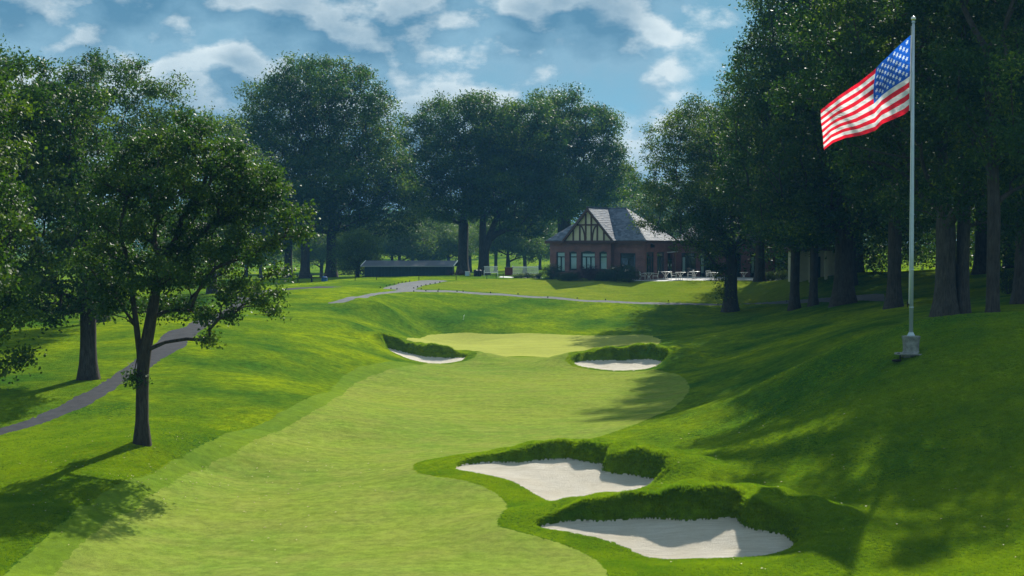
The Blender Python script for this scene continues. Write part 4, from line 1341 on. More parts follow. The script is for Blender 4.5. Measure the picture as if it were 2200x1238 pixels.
for sgn in (-1, 1):
    mb = MB()
    prev = None
    for k in range(9):
        q = k / 8
        x = sgn * (0.93 - 0.50 * math.sin(q * PI / 2))
        z = tz - 0.10 - (tz - 0.14 - gz0) * (1 - math.cos(q * PI / 2)) ** 0.9
        p = Vector((x, -4.55, z))
        if prev is not None:
            mb.bar(prev, p + (p - prev) * 0.08, 0.12, 0.085, (0, 1, 0))
        prev = p
    mb.build('curved_brace', M_TIMBER, club)
for sgn in (-1, 1):
    a = Vector((sgn * (gh + 0.10), -4.88, EZ - 0.20))
    b = Vector((0, -4.88, RZ - 0.06))
    MB().prism([a, b, b + Vector((0, 0, -0.34)), a + Vector((-sgn * 0.05, 0, -0.20))], (0, 0.09, 0)).build('bargeboard', M_TIMBER, club)
MB().prism([(-2.9, -4.86, EZ - 0.24), (2.9, -4.86, EZ - 0.24), (2.9, -4.50, EZ - 0.24), (-2.9, -4.50, EZ - 0.24)], (0, 0, 0.05)).build('soffit', M_TIMBER, club)
# east range facing the patio
pa, pb = P(1452, 600, 150.2), P(1715, 600, 150.2)
A2 = CI @ Vector((pa.x, pa.y, CG))
B2 = CI @ Vector((pb.x, pb.y, CG))
Lw = (pb - pa).length
def tu(u):
    return (u - 1452) / (1715 - 1452) * Lw
ops = [(tu(1464), tu(1495), 0.05, 2.65), (tu(1504), tu(1536), 0.05, 2.65), (tu(1560), tu(1592), 0.05, 2.65), (tu(1612), tu(1644), 0.05, 2.65), (tu(1664), tu(1696), 0.05, 2.65)]
R6 = wall('brick_wall', (A2.x, A2.y), (B2.x, B2.y), -0.3, EZ - 0.25, ops, club, M_BRICK)
for k, o in enumerate(ops):
    window(R6, o[0], o[1], o[2], o[3], 3, club, blind=False, transom=2.25, sill=False, dark=True)
    MB().box(o[0] + 0.15, o[0] + 0.42, -0.26, -0.25, 0.5, 2.2, R6).build('curtain', M_BLIND, club)
MB().box(0.1, Lw, -5.5, -0.9, 0.0, EZ - 0.3, R6).build('interior', M_DARK, club)
MB().box(-0.3, Lw + 0.3, 0.05, 0.42, EZ - 0.30, EZ - 0.06, R6).build('eaves_board', M_TIMBER, club)
slates('roof', R6 @ Vector((-0.3, 0.45, EZ)), R6 @ Vector((Lw + 0.4, 0.45, EZ)), R6 @ Vector((Lw - 3, -4.0, EZ + 2.3)), R6 @ Vector((3.2, -4.0, EZ + 2.3)), club, seed=8)
slates('roof', R6 @ Vector((Lw + 0.4, 0.45, EZ)), R6 @ Vector((Lw + 0.4, -8.0, EZ)), R6 @ Vector((Lw - 3, -4.0, EZ + 2.3)), R6 @ Vector((Lw - 3, -4.0, EZ + 2.3)), club, seed=9)

# small pale outbuilding under the dark stand
ox = (1765 - 1100) / FPX * 127
ob = empty('outbuilding', (ox, 127, ground(ox, 127)), 0, 'small cream-walled porch half hidden behind the trunks beside the cart path', 'porch')
MB().box(-2.4, 2.4, 1.4, 3.0, -0.2, 2.6).build('wall', M_CREAM, ob)
MB().box(-2.7, 2.7, -0.3, 3.3, 2.61, 2.95).build('roof', M_TIMBER, ob)
for x in (-2.3, -1.0, 0.4, 1.5, 2.3):
    MB().box(x - 0.12, x + 0.12, -0.12, 0.12, -0.2, 2.6).build('column', M_CREAM, ob)
MB().box(-0.7, 0.2, 1.34, 1.398, 0.0, 2.1).build('door', M_DKGREEN, ob)

# ------------------------------------------------------------------ long low shed
sx0, sx1 = (783 - 1100) / FPX * 152, (972 - 1100) / FPX * 152
shed = empty('long_shed', ((sx0 + sx1) / 2, 152, 3.95), math.radians(-2.5), 'long low dark-boarded shed with a shallow grey roof beside the lawn', 'shed')
hw = (sx1 - sx0) / 2
nb = 26
for k in range(nb):
    a = -hw + 2 * hw * k / nb
    MB().box(a + 0.006, a + 2 * hw / nb - 0.006, -0.02 - 0.012 * (k % 2), 0.03, -0.3, 1.34).build('board', M_SHED, shed)
MB().box(-hw, hw, 0.03, 2.4, -0.3, 1.40).build('wall', M_SHED, shed)
r0_, r1_ = Vector((-hw - 0.35, -0.35, 1.36)), Vector((hw + 0.15, -0.35, 1.36))
q1_, q0_ = Vector((hw + 0.45, 1.3, 1.92)), Vector((-hw - 0.05, 1.3, 1.92))
MB().prism([r0_, r1_, q1_, q0_], (0, 0, 0.08)).build('roof', pmat('shed_felt', (0.10, 0.11, 0.13), 0.8, vary=0.15, vscale=1), shed)
MB().prism([(hw + 0.451, 1.3, 1.92), (-hw - 0.05, 1.3, 1.92), (-hw, 2.7, 1.36), (hw + 0.4, 2.7, 1.36)], (0, 0, 0.078)).build('roof_back', M_SHED, shed)
MB().bar((-hw - 0.35, -0.37, 1.39), (hw + 0.15, -0.37, 1.39), 0.05, 0.1).build('fascia', pmat('grey_trim', (0.25, 0.27, 0.28), 0.6), shed)
MB().bar((hw + 0.17, -0.36, 1.42), (hw + 0.47, 1.3, 1.98), 0.06, 0.1).build('verge', M_WHITE, shed)
MB().bar((-hw - 0.37, -0.36, 1.42), (-hw - 0.07, 1.3, 1.98), 0.06, 0.1).build('verge', M_WHITE, shed)
MB().bar((-hw - 0.02, -0.05, 0.35), (-hw - 0.75, -0.2, -0.15), 0.08).build('prop', M_SHED, shed)


# ------------------------------------------------------------------ patio furniture
def table_mesh_root(label, loc, s=1.0, group='white iron patio tables'):
    root = empty('patio_table', loc, 0, label, 'table', group)
    MB().lathe([(0.56 * s, 0.715), (0.58 * s, 0.722), (0.58 * s, 0.742), (0.56 * s, 0.75)], 20).build('table_top', M_TABLE, root)
    for k in range(6):
        a = PI / 3 * k + 0.3
        c, si = math.cos(a), math.sin(a)
        MB().tube([(0.26 * s * c, 0.26 * s * si, 0.0), (0.10 * c, 0.10 * si, 0.30), (0.12 * c, 0.12 * si, 0.42), (0.42 * s * c, 0.42 * s * si, 0.714)], 0.022, 6).build('leg', M_TABLE, root)
    MB().lathe([(0.10, 0.30), (0.13, 0.33), (0.13, 0.39), (0.10, 0.42)], 12).build('ring', M_TABLE, root)
    return root


def chair_root(label, loc, rz):
    root = empty('patio_chair', loc, rz, label, 'chair', 'white iron patio chairs')
    mb = MB()
    for k in range(7):
        mb.box(-0.24, 0.24, -0.24 + k * 0.07, -0.19 + k * 0.07, 0.43, 0.455)
    mb.box(-0.25, -0.22, -0.25, 0.25, 0.41, 0.44).box(0.22, 0.25, -0.25, 0.25, 0.41, 0.44).build('seat', M_TABLE, root)
    mb = MB()
    mb.bar((-0.24, 0.24, 0.44), (-0.24, 0.34, 0.90), 0.035).bar((0.24, 0.24, 0.44), (0.24, 0.34, 0.90), 0.035)
    mb.bar((-0.24, 0.34, 0.90), (0.24, 0.34, 0.90), 0.04).bar((-0.24, 0.26, 0.55), (0.24, 0.26, 0.55), 0.03)
    for k in range(5):
        x = -0.16 + 0.08 * k
        mb.bar((x, 0.26, 0.55), (x, 0.34, 0.90), 0.022)
    mb.build('backrest', M_TABLE, root)
    for x in (-0.23, 0.23):
        MB().bar((x, -0.23, 0.0), (x, -0.23, 0.42), 0.03).build('leg', M_TABLE, root)
        MB().bar((x, 0.30, 0.0), (x, 0.24, 0.42), 0.03).build('leg', M_TABLE, root)
        MB().bar((x, -0.23, 0.44), (x, -0.23, 0.64), 0.025).bar((x, -0.25, 0.65), (x, 0.29, 0.66), 0.04, 0.025).build('armrest', M_TABLE, root)
    return root


tab0 = chair0 = None
for u, D, s, lab in [(1394, 142.6, 0.95, 'leftmost white round patio table, between two facing chairs'), (1430, 144.0, 1.15, 'larger white round patio table with no chair on its left, second from the left'),
                     (1462, 142.6, 0.95, 'white patio table right behind the armchair, third from the left'), (1492, 144.2, 0.95, 'white patio table with one chair on its left, fourth from the left'),
                     (1534, 142.4, 1.0, 'white patio table partly hidden by the leafy sprouts of the tree trunk'), (1598, 143.5, 0.7, 'small white pedestal table alone to the right of the tree trunk')]:
    x = (u - 1100) / FPX * D
    loc = (x, D, ground(x, D))
    if tab0 is None:
        tab0 = table_mesh_root(lab, loc, 1.0)
        tab0.scale = (s, s, 1)
    else:
        t = copy_tree(tab0)
        t.location, t.scale = loc, (s, s, 1)
        t['label'] = lab
for u, D, rz, lab in [(1381, 142.5, 1.75, 'white patio chair left of the leftmost table'), (1408, 142.6, -1.7, 'white patio chair right of the leftmost table'),
                      (1448, 142.4, 1.3, 'white patio armchair left of the third table'), (1483, 144.0, -1.5, 'white patio chair just left of the fourth table with its back to it'),
                      (1524, 142.5, 0.2, 'white patio chair beside the table that the tree sprouts hide')]:
    x = (u - 1100) / FPX * D
    loc = (x, D, ground(x, D))
    if chair0 is None:
        chair0 = chair_root(lab, loc, rz)
    else:
        c = copy_tree(chair0)
        c.location, c.rotation_euler = loc, (0, 0, rz)
        c['label'] = lab

# ------------------------------------------------------------------ planting round the clubhouse
shrub('dark rounded bush at the left corner of the clubhouse', 1186, 595, 144.5, 1.9, 1.55, seed=101)
shrub('dark red-leaved bush under the middle window of the gable', 1266, 597, 142.0, 2.6, 1.5, 'plum', 6000, seed=102)
shrub('dark low bush between the left corner bush and the red-leaved one', 1222, 598, 142.4, 2.2, 0.8, seed=103)
shrub('dark green bush against the wall just right of the gable windows', 1322, 597, 140.9, 2.0, 1.5, seed=104)
shrub('broad dark bush in front of the large dark window left of the patio', 1352, 597, 140.2, 2.1, 1.6, seed=105)
shrub('low dark bush below the right window of the gable', 1294, 598, 141.2, 1.6, 0.9, seed=106)
for i, (u, w, h, lf) in enumerate([(1108, 0.6, 0.35, 'pale'), (1120, 0.7, 0.45, 'pale'), (1133, 0.7, 0.5, 'shrub'), (1146, 0.7, 0.4, 'pale'), (1158, 0.6, 0.45, 'shrub')]):
    shrub(['leftmost small pale plant in the flower bed by the corner bush', 'second small plant from the left in the flower bed', 'middle small dark plant in the flower bed left of the clubhouse', 'fourth small pale plant from the left in the flower bed', 'small dark plant in the flower bed nearest the corner bush'][i], u, 590, 146.0, w, h, lf, 1300, 0.07, 110 + i, name='bedding_plant', cat='plant', group='plants in the bed left of the clubhouse')
for i, (u, w, h) in enumerate([(1642, 1.0, 0.8), (1660, 1.4, 0.9), (1682, 1.6, 1.1)]):
    shrub(['leftmost small bush at the right end of the patio', 'middle bush at the right end of the patio', 'largest bush at the right end of the patio'][i], u, 595, 141.0, w, h, 'pale', 2600, 0.08, 120 + i)
shrub('thin bush beside the driveway between the grey forked tree and the right edge', 2168, 640, 88, 1.8, 1.6, 'shrub', 2500, 0.09, 130)

# ------------------------------------------------------------------ bench, fence, box and small things left of the clubhouse
bx = (1055 - 1100) / FPX * 149
bench = empty('garden_bench', (bx, 149, ground(bx, 149)), 0, 'white slatted garden bench seen from behind under the forked tree', 'bench')
for k in range(13):
    MB().box(-0.68 + k * 0.105, -0.63 + k * 0.105, -0.26, -0.235, 0.42, 0.98).build('slat', M_WHITE, bench)
MB().box(-0.74, 0.72, -0.27, -0.225, 0.981, 1.05).build('top_rail', M_WHITE, bench)
MB().box(-0.74, 0.72, -0.27, -0.225, 0.34, 0.419).build('lower_rail', M_WHITE, bench)
MB().box(-0.70, 0.68, -0.22, 0.28, 0.38, 0.42).build('seat', M_WHITE, bench)
for x in (-0.72, 0.70):
    for y in (-0.25, 0.25):
        MB().box(x - 0.035, x + 0.035, y - 0.035, y + 0.035, -0.05, 0.62).build('leg', M_WHITE, bench)
fx = (1128 - 1100) / FPX * 153
fence = empty('picket_fence', (fx, 153, ground(fx, 153)), 0, 'short white picket fence left of the clubhouse corner', 'fence')
for k in range(20):
    MB().box(-1.25 + k * 0.13, -1.18 + k * 0.13, -0.02, 0.02, 0.02, 0.98).build('picket', M_WHITE, fence)
MB().box(-1.3, 1.35, -0.06, -0.022, 0.80, 0.90).build('rail', M_WHITE, fence)
MB().box(-1.3, 1.35, -0.06, -0.022, 0.15, 0.25).build('rail', M_WHITE, fence)
for x in (-1.34, 1.39):
    MB().box(x - 0.05, x + 0.05, -0.05, 0.05, -0.1, 1.05).build('post', M_WHITE, fence)
cx = (1093 - 1100) / FPX * 152
cab = empty('cabinet', (cx, 152, ground(cx, 152)), 0, 'small dark red cabinet at the left end of the picket fence', 'cabinet')
MB().box(-0.42, 0.42, -0.25, 0.25, 0.0, 0.85).build('body', M_REDBOX, cab)
MB().box(-0.47, 0.47, -0.3, 0.3, 0.851, 0.90).build('lid', M_DARK, cab)
sx = (1004 - 1100) / FPX * 149
sgn_ = empty('cooler_box', (sx, 149, ground(sx, 149)), 0, 'small pale blue box standing between the two trunks right of the shed', 'box')
MB().box(-0.22, 0.22, -0.15, 0.15, 0.0, 0.42).build('body', pmat('pale_blue_plastic', (0.45, 0.60, 0.66), 0.5), sgn_)
MB().box(-0.24, 0.24, -0.17, 0.17, 0.422, 0.48).build('lid', M_WHITE, sgn_)
for u, lab in ((1022, 'dark round litter bin just left of the forked trunk'), (1030, 'dark round litter bin touching the forked trunk')):
    x = (u - 1100) / FPX * 148.4
    o = MB().lathe([(0.20, 0.0), (0.22, 0.55), (0.24, 0.56), (0.24, 0.62), (0.12, 0.70)], 14).build('litter_bin', M_RUST, None, loc=(x, 148.4, ground(x, 148.4)))
    tag(o, lab, 'bin')
x = (978 - 1100) / FPX * 150
hb = mass('flower_bed', 'low dark flower bed between the shed and the first trunk', [(x - 0.9, x + 0.9, 149.6, 150.2, 0.3, 0.5, 12)], 'plum', 1600, 0.07, 77, 0.2, 0.12)

# picnic tables
pic0 = None
for u, D, lab in ((655, 142.5, 'dark picnic table in front of the straight trunk at the left'), (684, 144.0, 'dark picnic table between the two tall trunks at the left')):
    x = (u - 1100) / FPX * D
    loc = (x, D, ground(x, D))
    if pic0 is None:
        pic0 = empty('picnic_table', loc, 0.1, lab, 'picnic table', 'picnic tables')
        for k in range(5):
            MB().box(-0.9, 0.9, -0.36 + k * 0.148, -0.225 + k * 0.148, 0.72, 0.76).build('plank', M_RUST, pic0)
        for s in (-1, 1):
            MB().box(-0.9, 0.9, s * 0.72 - 0.13, s * 0.72 + 0.13, 0.42, 0.46).build('bench', M_RUST, pic0)
            MB().bar((s * 0.7, -0.7, 0.0), (s * 0.7, -0.2, 0.718), 0.07).bar((s * 0.7, 0.7, 0.0), (s * 0.7, 0.2, 0.718), 0.07).bar((s * 0.7, -0.75, 0.38), (s * 0.7, 0.75, 0.38), 0.06).build('leg', M_RUST, pic0)
    else:
        t = copy_tree(pic0)
        t.location = loc
        t['label'] = lab
tag(MB().lathe([(0.3, 0), (0.32, 0.05), (0.30, 0.4), (0.12, 0.5)], 12).build('blue_sack', pmat('blue_canvas', (0.05, 0.16, 0.42), 0.7), None, loc=((697 - 1100) / FPX * 143.6, 143.6, ground((697 - 1100) / FPX * 143.6, 143.6))), 'small blue covered bundle beside the right picnic table', 'bundle')

# rope stakes and path markers
st0 = None
for i, (u, v) in enumerate([(763, 603), (809, 602), (900, 603), (980, 602), (1046, 600), (1066, 599), (1081, 599)]):
    p, z = hit(u, v, dmin=125)
    if st0 is None:
        st0 = MB().lathe([(0.03, -0.1), (0.03, 0.52), (0.018, 0.56)], 6).mesh('stake', M_STAKE)
    tag(link('stake', st0, None, (p.x, p.y, z)), ['dark stake near the left end of the shed, leftmost in its row', 'dark stake in front of the left half of the shed', 'dark stake at the top of the cart path fork', 'dark stake in front of the right end of the shed',
        'dark stake in front of the white bench', 'dark stake just right of the white bench', 'rightmost dark stake, before the flower bed'][i], 'stake', 'stakes along the lawn')
mk = None
for u, v in [(830, 615.5), (838, 613.5), (847, 611.5), (856, 609.5), (864, 608), (872, 606.5), (880, 605.5), (889, 620), (897, 617.5), (905, 615.5), (915, 613.5), (924, 611.5), (935, 609.5), (945, 607.5),
             (817, 619), (840, 621), (853, 622), (889, 627), (905, 622), (915, 626), (943, 623), (941, 627), (982, 627), (995, 627), (1054, 630), (1113, 633), (1177, 640), (1240, 642), (1301, 645), (1436, 648), (1690, 649), (1738, 640)]:
    p, z = hit(u, v, dmin=118)
    if mk is None:
        mk = MB().lathe([(0.045, -0.05), (0.05, 0.06), (0.035, 0.12)], 7).mesh('path_marker', M_STAKE)
    tag(link('path_marker', mk, None, (p.x, p.y, z)), 'small dark marker stub at the edge of the upper cart paths', 'marker', 'markers along the cart paths')
p, z = hit(995, 688, dmin=100)
m_ = empty('marker_flag', (p.x, p.y, z), 0, 'tiny white marker standing on the ridge behind the green', 'marker')
MB().bar((0, 0, -0.05), (0.1, 0, 0.42), 0.03).build('rod', M_WHITE, m_)
MB().bar((0.02, 0, 0.30), (0.13, 0.02, 0.40), 0.10, 0.03).build('tip', M_WHITE, m_)

# ------------------------------------------------------------------ flagpole and flag
FD = 49.0
fb = P(1957, 760, FD)
fz = ground(fb.x, fb.y)
pole = empty('flagpole', (fb.x, fb.y, fz), 0, 'tall silver flagpole on a flared octagonal concrete block', 'flagpole')
mb = MB()
mb.lathe([(0.34, -0.1), (0.335, 0.03), (0.295, 0.07), (0.27, 0.12), (0.275, 0.30), (0.285, 0.45), (0.315, 0.585), (0.315, 0.63)], 8, rot=PI / 8).build('plinth', M_CONC, pole)
rng = random.Random(4)
sl = [(0.62 * (1 + rng.uniform(-0.12, 0.12)) * math.cos(a), 0.5 * (1 + rng.uniform(-0.12, 0.12)) * math.sin(a), 0.0) for a in [2 * PI * k / 14 for k in range(14)]]
MB().prism(sl, (0, 0, 0.04)).build('footing_slab', M_CONC, pole)
ph = P(1957, 50, FD).z - fz
MB().lathe([(0.13, 0.63), (0.13, 0.66), (0.105, 0.70), (0.080, 0.76)], 14).build('collar', M_POLE, pole)
MB().lathe([(0.072, 0.70), (0.070, 3.5), (0.058, 7.0), (0.040, ph)], 16).build('shaft', M_POLE, pole, smooth=True)
MB().lathe([(0.03, ph), (0.06, ph + 0.02), (0.06, ph + 0.06), (0.02, ph + 0.08)], 10).build('truck', M_POLE, pole)
MB().lathe([(0.005, 0.0)] + [(0.085 * math.sin(PI * k / 10), 0.085 - 0.085 * math.cos(PI * k / 10)) for k in range(1, 10)] + [(0.005, 0.17)], 14, c=(0, 0, ph + 0.07)).build('finial_ball', M_BRASS, pole, smooth=True)
MB().tube([(-0.08, -0.03, ph - 0.10), (-0.075, -0.05, ph - 3.6), (-0.09, -0.06, 4.0), (-0.10, -0.06, 1.75)], 0.008, 4).build('halyard', M_WHITE, pole)
MB().bar((-0.08, -0.06, 1.70), (-0.16, -0.06, 1.72), 0.03).bar((-0.15, -0.06, 1.62), (-0.15, -0.06, 1.82), 0.025).build('cleat', M_RUST, pole)
for hh in (1.6, 2.9, 4.8):
    MB().lathe([(0.076, hh), (0.080, hh + 0.01), (0.080, hh + 0.03), (0.076, hh + 0.04)], 14).build('joint_band', M_POLE, pole)
sp = P(1934, 757, FD - 0.2)
o = empty('water_tap', (sp.x, sp.y, ground(sp.x, sp.y)), 0, 'short dark iron standpipe left of the flagpole block', 'tap')
MB().tube([(0, 0, -0.05), (0, 0, 0.24), (-0.02, 0, 0.26), (-0.10, 0, 0.25)], 0.022, 7).build('pipe', M_RUST, o)
MB().lathe([(0.16, -0.02), (0.17, 0.03), (0.10, 0.05)], 10, c=(-0.12, 0, 0)).build('drain_cover', M_RUST, o)


def flag_pt(s, t):
    """flag surface: s along the fly, t down the hoist, as the wind holds it"""
    top = [(0.0, 1956, 76), (0.12, 1931, 98), (0.25, 1904, 124), (0.40, 1876, 150), (0.55, 1838, 181), (0.75, 1797, 209), (1.0, 1754, 241)]
    bot = [(0.0, 1953, 238), (0.06, 1943, 246), (0.18, 1920, 256), (0.30, 1897, 266), (0.40, 1884, 280), (0.55, 1850, 291), (0.75, 1812, 298), (0.88, 1790, 307), (1.0, 1773, 322)]
    def ev(L):
        for a, b in zip(L[:-1], L[1:]):
            if s <= b[0] + 1e-9:
                q = (s - a[0]) / (b[0] - a[0])
                return a[1] + (b[1] - a[1]) * q, a[2] + (b[2] - a[2]) * q
        return L[-1][1:]
    (u0, v0), (u1, v1) = ev(top), ev(bot)
    tt = t + (0.10 * s + 0.05 * math.sin(PI * s)) * t * (1 - t) * 1.2 + 0.012 * math.sin(9 * s + 5 * t) * math.sin(PI * t)
    u = u0 + (u1 - u0) * tt - 10 * math.sin(PI * tt) * s * (1 - s) * 2
    v = v0 + (v1 - v0) * tt
    p = P(u, v, FD)
    k = min(1, s * 3)
    dy = k * (0.16 * math.sin(10.5 * s + 3.6 * t) + 0.07 * math.sin(21 * s - 6.5 * t + 1) + 0.03 * math.sin(44 * s + 9 * t)) - 0.55 * s * (1 - t) ** 2
    return Vector((p.x, p.y + dy, p.z)) - fb0
fb0 = Vector((fb.x, fb.y, fz))


def cloth_mat(name, col, tr):
    m = bpy.data.materials.new(name)
    m.use_nodes = True
    nt = m.node_tree
    T = NT(nt)
    b = nt.nodes['Principled BSDF']
    b.inputs['Base Color'].default_value = (*col, 1)
    b.inputs['Roughness'].default_value = 0.6
    b.inputs['Sheen Weight'].default_value = 0.2
    o = T.n('ShaderNodeTexCoord').outputs['Object']
    ms = T.n('ShaderNodeMapping', {'Vector': o, 'Rotation': (0, 0.6, 0), 'Scale': (2, 2, 9)}).outputs[0]
    bp = T.n('ShaderNodeBump', {'Height': T.noise(ms, 1.6, 5, 0.6, 0.5), 'Strength': 0.9, 'Distance': 0.06})
    nt.links.new(bp.outputs[0], b.inputs['Normal'])
    t = T.n('ShaderNodeBsdfTranslucent', {'Color': (*tr, 1), 'Normal': bp.outputs[0]})
    mx = T.n('ShaderNodeMixShader', {0: 0.62, 1: b.outputs[0], 2: t.outputs[0]})
    nt.links.new(mx.outputs[0], nt.nodes['Material Output'].inputs['Surface'])
    return m
M_RED = cloth_mat('flag_red', (0.50, 0.012, 0.025), (0.74, 0.012, 0.035))
M_WHT = cloth_mat('flag_white', (0.72, 0.72, 0.74), (0.70, 0.70, 0.72))
M_BLU = cloth_mat('flag_blue', (0.01, 0.05, 0.26), (0.01, 0.12, 0.62))
M_STAR = cloth_mat('flag_star', (0.6, 0.68, 0.8), (0.45, 0.65, 0.9))
flag = empty('national_flag', (fb.x, fb.y, fz), 0, 'large stars and stripes flag streaming to the left from the pole', 'flag')
NS = 80
def patch(name, s0, s1, t0, t1, mat, nt_):
    n = max(4, int(NS * (s1 - s0)))
    V, F = [], []
    for i in range(n + 1):
        for j in range(nt_ + 1):
            V.append(tuple(flag_pt(s0 + (s1 - s0) * i / n, t0 + (t1 - t0) * j / nt_)))
    for i in range(n):
        for j in range(nt_):
            a = i * (nt_ + 1) + j
            F.append((a, a + 1, a + nt_ + 2, a + nt_ + 1))
    link(name, np_mesh(name, V, F, [mat], smooth=True), flag)
for k in range(13):
    patch('stripe', 0.4 if k < 7 else 0.0, 1.0, k / 13, (k + 1) / 13, M_RED if k % 2 == 0 else M_WHT, 3)
ns_, nt_ = 190, 150
S_, T_ = np.meshgrid(np.linspace(0, 0.4, ns_ + 1), np.linspace(0, 7 / 13, nt_ + 1), indexing='ij')
V = [tuple(flag_pt(a, b)) for a, b in zip(S_.ravel(), T_.ravel())]
st_ = np.zeros(S_.size)
for r in range(9):
    for c in range(6 if r % 2 == 0 else 5):
        cs, ct = 0.4 * (2 * c + (1 if r % 2 == 0 else 2)) / 12, (7 / 13) * (r + 1) / 10
        ex, ey = (S_.ravel() - cs) * 1.9, (ct - T_.ravel())
        rr_, aa = np.hypot(ex, ey), np.arctan2(ey, ex) - PI / 2
        k_ = np.abs((aa / (2 * PI / 5)) - np.round(aa / (2 * PI / 5))) * 2
        st_ = np.maximum(st_, np.clip((0.033 - 0.019 * k_ - rr_) / 0.003, 0, 1))
I_ = np.arange((ns_ + 1) * (nt_ + 1)).reshape(ns_ + 1, nt_ + 1)
F = np.stack([I_[:-1, :-1].ravel(), I_[:-1, 1:].ravel(), I_[1:, 1:].ravel(), I_[1:, :-1].ravel()], 1)
mb_ = M_BLU.node_tree
Tb = NT(mb_)
att = Tb.n('ShaderNodeAttribute', attribute_name='star').outputs['Fac']
mb_.links.new(Tb.mix(att, (0.01, 0.05, 0.26, 1), (0.75, 0.76, 0.80, 1)), mb_.nodes['Principled BSDF'].inputs['Base Color'])
mb_.links.new(Tb.mix(att, (0.01, 0.12, 0.62, 1), (0.62, 0.74, 0.92, 1)), [n for n in mb_.nodes if n.type == 'BSDF_TRANSLUCENT'][0].inputs['Color'])
link('canton', np_mesh('canton', V, F, [M_BLU], smooth=True, attrs={'star': st_}), flag)
MB().tube([flag_pt(0, 0) + Vector((0.03, 0, 0)), flag_pt(0, 1) + Vector((0.02, 0, 0))], 0.02, 6).build('header', M_WHT, flag)

# ------------------------------------------------------------------ standing grass: tufts on the bunker faces and in the near rough
tuft = []
trng = np.random.default_rng(5)
TV, TF = [], []
for k in range(14):
    x, y = trng.normal(0, 0.045, 2)
    a = trng.uniform(0, 2 * PI)
    l = trng.uniform(0.6, 1.1)
    lean_ = np.array([math.cos(a + 1), math.sin(a + 1)]) * trng.uniform(0.1, 0.6) * l
    wv = np.array([math.cos(a), math.sin(a)]) * 0.010
    b = len(TV)
    TV += [(x - wv[0], y - wv[1], 0), (x + wv[0], y + wv[1], 0), (x + lean_[0] * 0.07 , y + lean_[1] * 0.07, 0.07 * l)]
    TF.append((b, b + 1, b + 2))
def blade_mat(name, ca, cb):
    m = bpy.data.materials.new(name)
    m.use_nodes = True
    nt = m.node_tree
    T = NT(nt)
    b = nt.nodes['Principled BSDF']
    b.inputs['Roughness'].default_value = 0.5
    b.inputs['Specular IOR Level'].default_value = 0.2
    f = T.n('ShaderNodeObjectInfo').outputs['Random']
    pos = T.n('ShaderNodeNewGeometry').outputs['Position']
    g = T.maprange(T.noise(pos, 0.5, 4, 0.6), 0.35, 0.65)
    c = T.mix(T.math('ADD', T.math('MULTIPLY', f, 0.4), T.math('MULTIPLY', g, 0.6)), (*ca, 1), (*cb, 1))
    nt.links.new(c, b.inputs['Base Color'])
    t = T.n('ShaderNodeBsdfTranslucent', {'Color': T.mix(1.0, c, (1.8, 1.8, 0.6, 1), 'MULTIPLY')})
    mx = T.n('ShaderNodeMixShader', {0: 0.5, 1: b.outputs[0], 2: t.outputs[0]})
    nt.links.new(mx.outputs[0], nt.nodes['Material Output'].inputs['Surface'])
    return m
M_BLADE = blade_mat('rough_blades', (0.060, 0.145, 0.010), (0.190, 0.270, 0.008))
tme = bpy.data.meshes.new('tuft')
tme.from_pydata(TV, [], TF)
tme.materials.append(M_BLADE)
tobj = bpy.data.objects.new('tuft', tme)
ng = bpy.data.node_groups.new('scatter', 'GeometryNodeTree')
ng.interface.new_socket('Geometry', in_out='INPUT', socket_type='NodeSocketGeometry')
ng.interface.new_socket('Geometry', in_out='OUTPUT', socket_type='NodeSocketGeometry')
gi, go = ng.nodes.new('NodeGroupInput'), ng.nodes.new('NodeGroupOutput')
ip = ng.nodes.new('GeometryNodeInstanceOnPoints')
oi = ng.nodes.new('GeometryNodeObjectInfo')
oi.inputs['Object'].default_value = tobj
at1, at2 = ng.nodes.new('GeometryNodeInputNamedAttribute'), ng.nodes.new('GeometryNodeInputNamedAttribute')
at1.data_type = 'FLOAT_VECTOR'
at1.inputs[0].default_value = 'rot'
at2.data_type = 'FLOAT'
at2.inputs[0].default_value = 'size'
for a, b in ((gi.outputs[0], ip.inputs['Points']), (oi.outputs['Geometry'], ip.inputs['Instance']), (at1.outputs[0], ip.inputs['Rotation']), (at2.outputs[0], ip.inputs['Scale']), (ip.outputs[0], go.inputs[0])):
    ng.links.new(a, b)


def scatter(name, label, x, y, size):
    z = base_h(x, y) + bunker_h(x, y)[0]
    n = len(x)
    me = bpy.data.meshes.new(name)
    me.vertices.add(n)
    me.vertices.foreach_set('co', np.column_stack([x, y, z - 0.005]).astype(np.float32).ravel())
    a = me.attributes.new('rot', 'FLOAT_VECTOR', 'POINT')
    a.data.foreach_set('vector', np.column_stack([trng.normal(0, 0.15, n), trng.normal(0, 0.15, n), trng.uniform(0, 6.28, n)]).astype(np.float32).ravel())
    a = me.attributes.new('size', 'FLOAT', 'POINT')
    a.data.foreach_set('value', size.astype(np.float32))
    o = link(name, me)
    o.modifiers.new('scatter', 'NODES').node_group = ng
    return tag(o, label, kind='stuff')


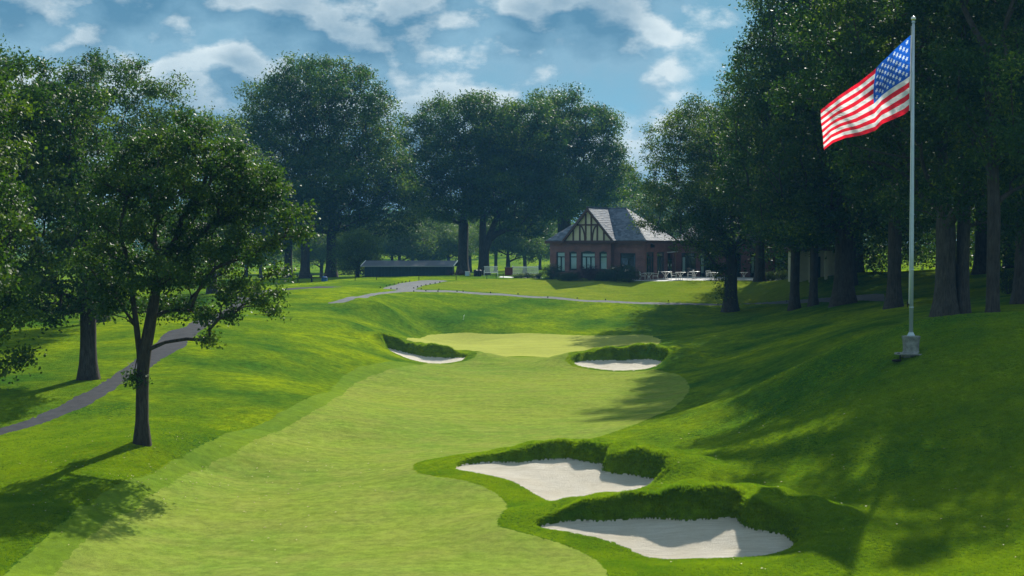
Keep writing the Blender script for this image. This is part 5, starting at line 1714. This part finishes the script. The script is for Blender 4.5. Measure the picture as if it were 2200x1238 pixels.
bx_, by_, bs_ = [], [], []
for i, b in enumerate(BK):
    lo, hi = b['poly'][:, :2].min(0) - 2, b['poly'][:, :2].max(0) + 2
    n = 60000 if i < 2 else 26000
    x, y = trng.uniform(lo[0], hi[0], n), trng.uniform(lo[1], hi[1], n)
    d, H = sdist(x, y, b['poly'], 3.0, b['poly'][:, 2])
    k = (d > 0.02) & (d < 0.16 + 0.45 * H) & (trng.uniform(size=n) < np.clip(1.3 - d * 0.7, 0.2, 1))
    bx_.append(x[k]); by_.append(y[k]); bs_.append(np.clip(0.35 + 0.9 * H[k], 0.35, 0.95) * trng.uniform(0.7, 1.3, k.sum()))
scatter('bunker_lip_grass', 'shaggy dark green grass on the steep faces of the bunkers', np.concatenate(bx_), np.concatenate(by_), np.concatenate(bs_))
n = 420000
rr = trng.uniform(0, 1, n)
y = 29.0 * (58.0 / 29.0) ** rr
x = trng.uniform(-0.39, 0.39, n) * y
keep = (sdist(x, y, fairway_w, 1) > 0.05) & (sdist(x, y, cut_w, 1) > 0.05) & (sdist(x, y, path1_w, 1) > 0.04)
keep &= (np.minimum.reduce([sdist(x, y, b['poly'], 1) for b in BK[:2]]) > 0.15)
keep &= trng.uniform(0, 1, n) < np.clip((58 - y) / 16, 0, 1)
x, y = x[keep], y[keep]
scatter('rough_grass', 'longer rough grass on the near slopes either side of the fairway', x, y, trng.uniform(0.4, 1.0, len(x)) * 0.60)

lx_ = np.concatenate([trng.normal(-9.5, 3.0, 150), trng.uniform(3, 16, 90)])
ly_ = np.concatenate([trng.normal(42, 4.0, 150), trng.uniform(31, 52, 90)])
ok_ = (sdist(lx_, ly_, path1_w, 1) > 0) & (np.minimum.reduce([sdist(lx_, ly_, b['poly'], 1) for b in BK[:2]]) > 0.1)
lx_, ly_ = lx_[ok_], ly_[ok_]
lz_ = base_h(lx_, ly_) + bunker_h(lx_, ly_)[0] + 0.03
V, F = [], []
for x_, y_, z_ in zip(lx_, ly_, lz_):
    a = random.uniform(0, 6.28)
    c_, s_ = math.cos(a) * random.uniform(0.03, 0.05), math.sin(a) * random.uniform(0.03, 0.05)
    b = len(V)
    V += [(x_ - c_, y_ - s_, z_), (x_ + s_ * 0.6, y_ - c_ * 0.6, z_ + 0.02), (x_ + c_, y_ + s_, z_ + 0.005), (x_ - s_ * 0.6, y_ + c_ * 0.6, z_ + 0.02)]
    F.append((b, b + 1, b + 2, b + 3))
tag(link('fallen_leaves', np_mesh('fallen_leaves', V, F, [pmat('dry_leaf', (0.40, 0.36, 0.16), 0.6)])), 'a few dry pale leaves lying on the near grass', kind='stuff')

# ------------------------------------------------------------------ air
hz = bpy.data.materials.new('haze')
hz.use_nodes = True
hz.node_tree.nodes.clear()
H_ = NT(hz.node_tree)
pv = H_.n('ShaderNodeVolumePrincipled', {'Color': (0.16, 0.50, 0.95, 1), 'Density': 0.00033, 'Anisotropy': 0.0})
ho = H_.n('ShaderNodeOutputMaterial', {'Volume': pv.outputs[0]})
USE_HAZE = True
if USE_HAZE:
    o = MB().box(-2600, 2600, -60, 1750, -8, 48).build('haze', hz)
    tag(o, kind='stuff')
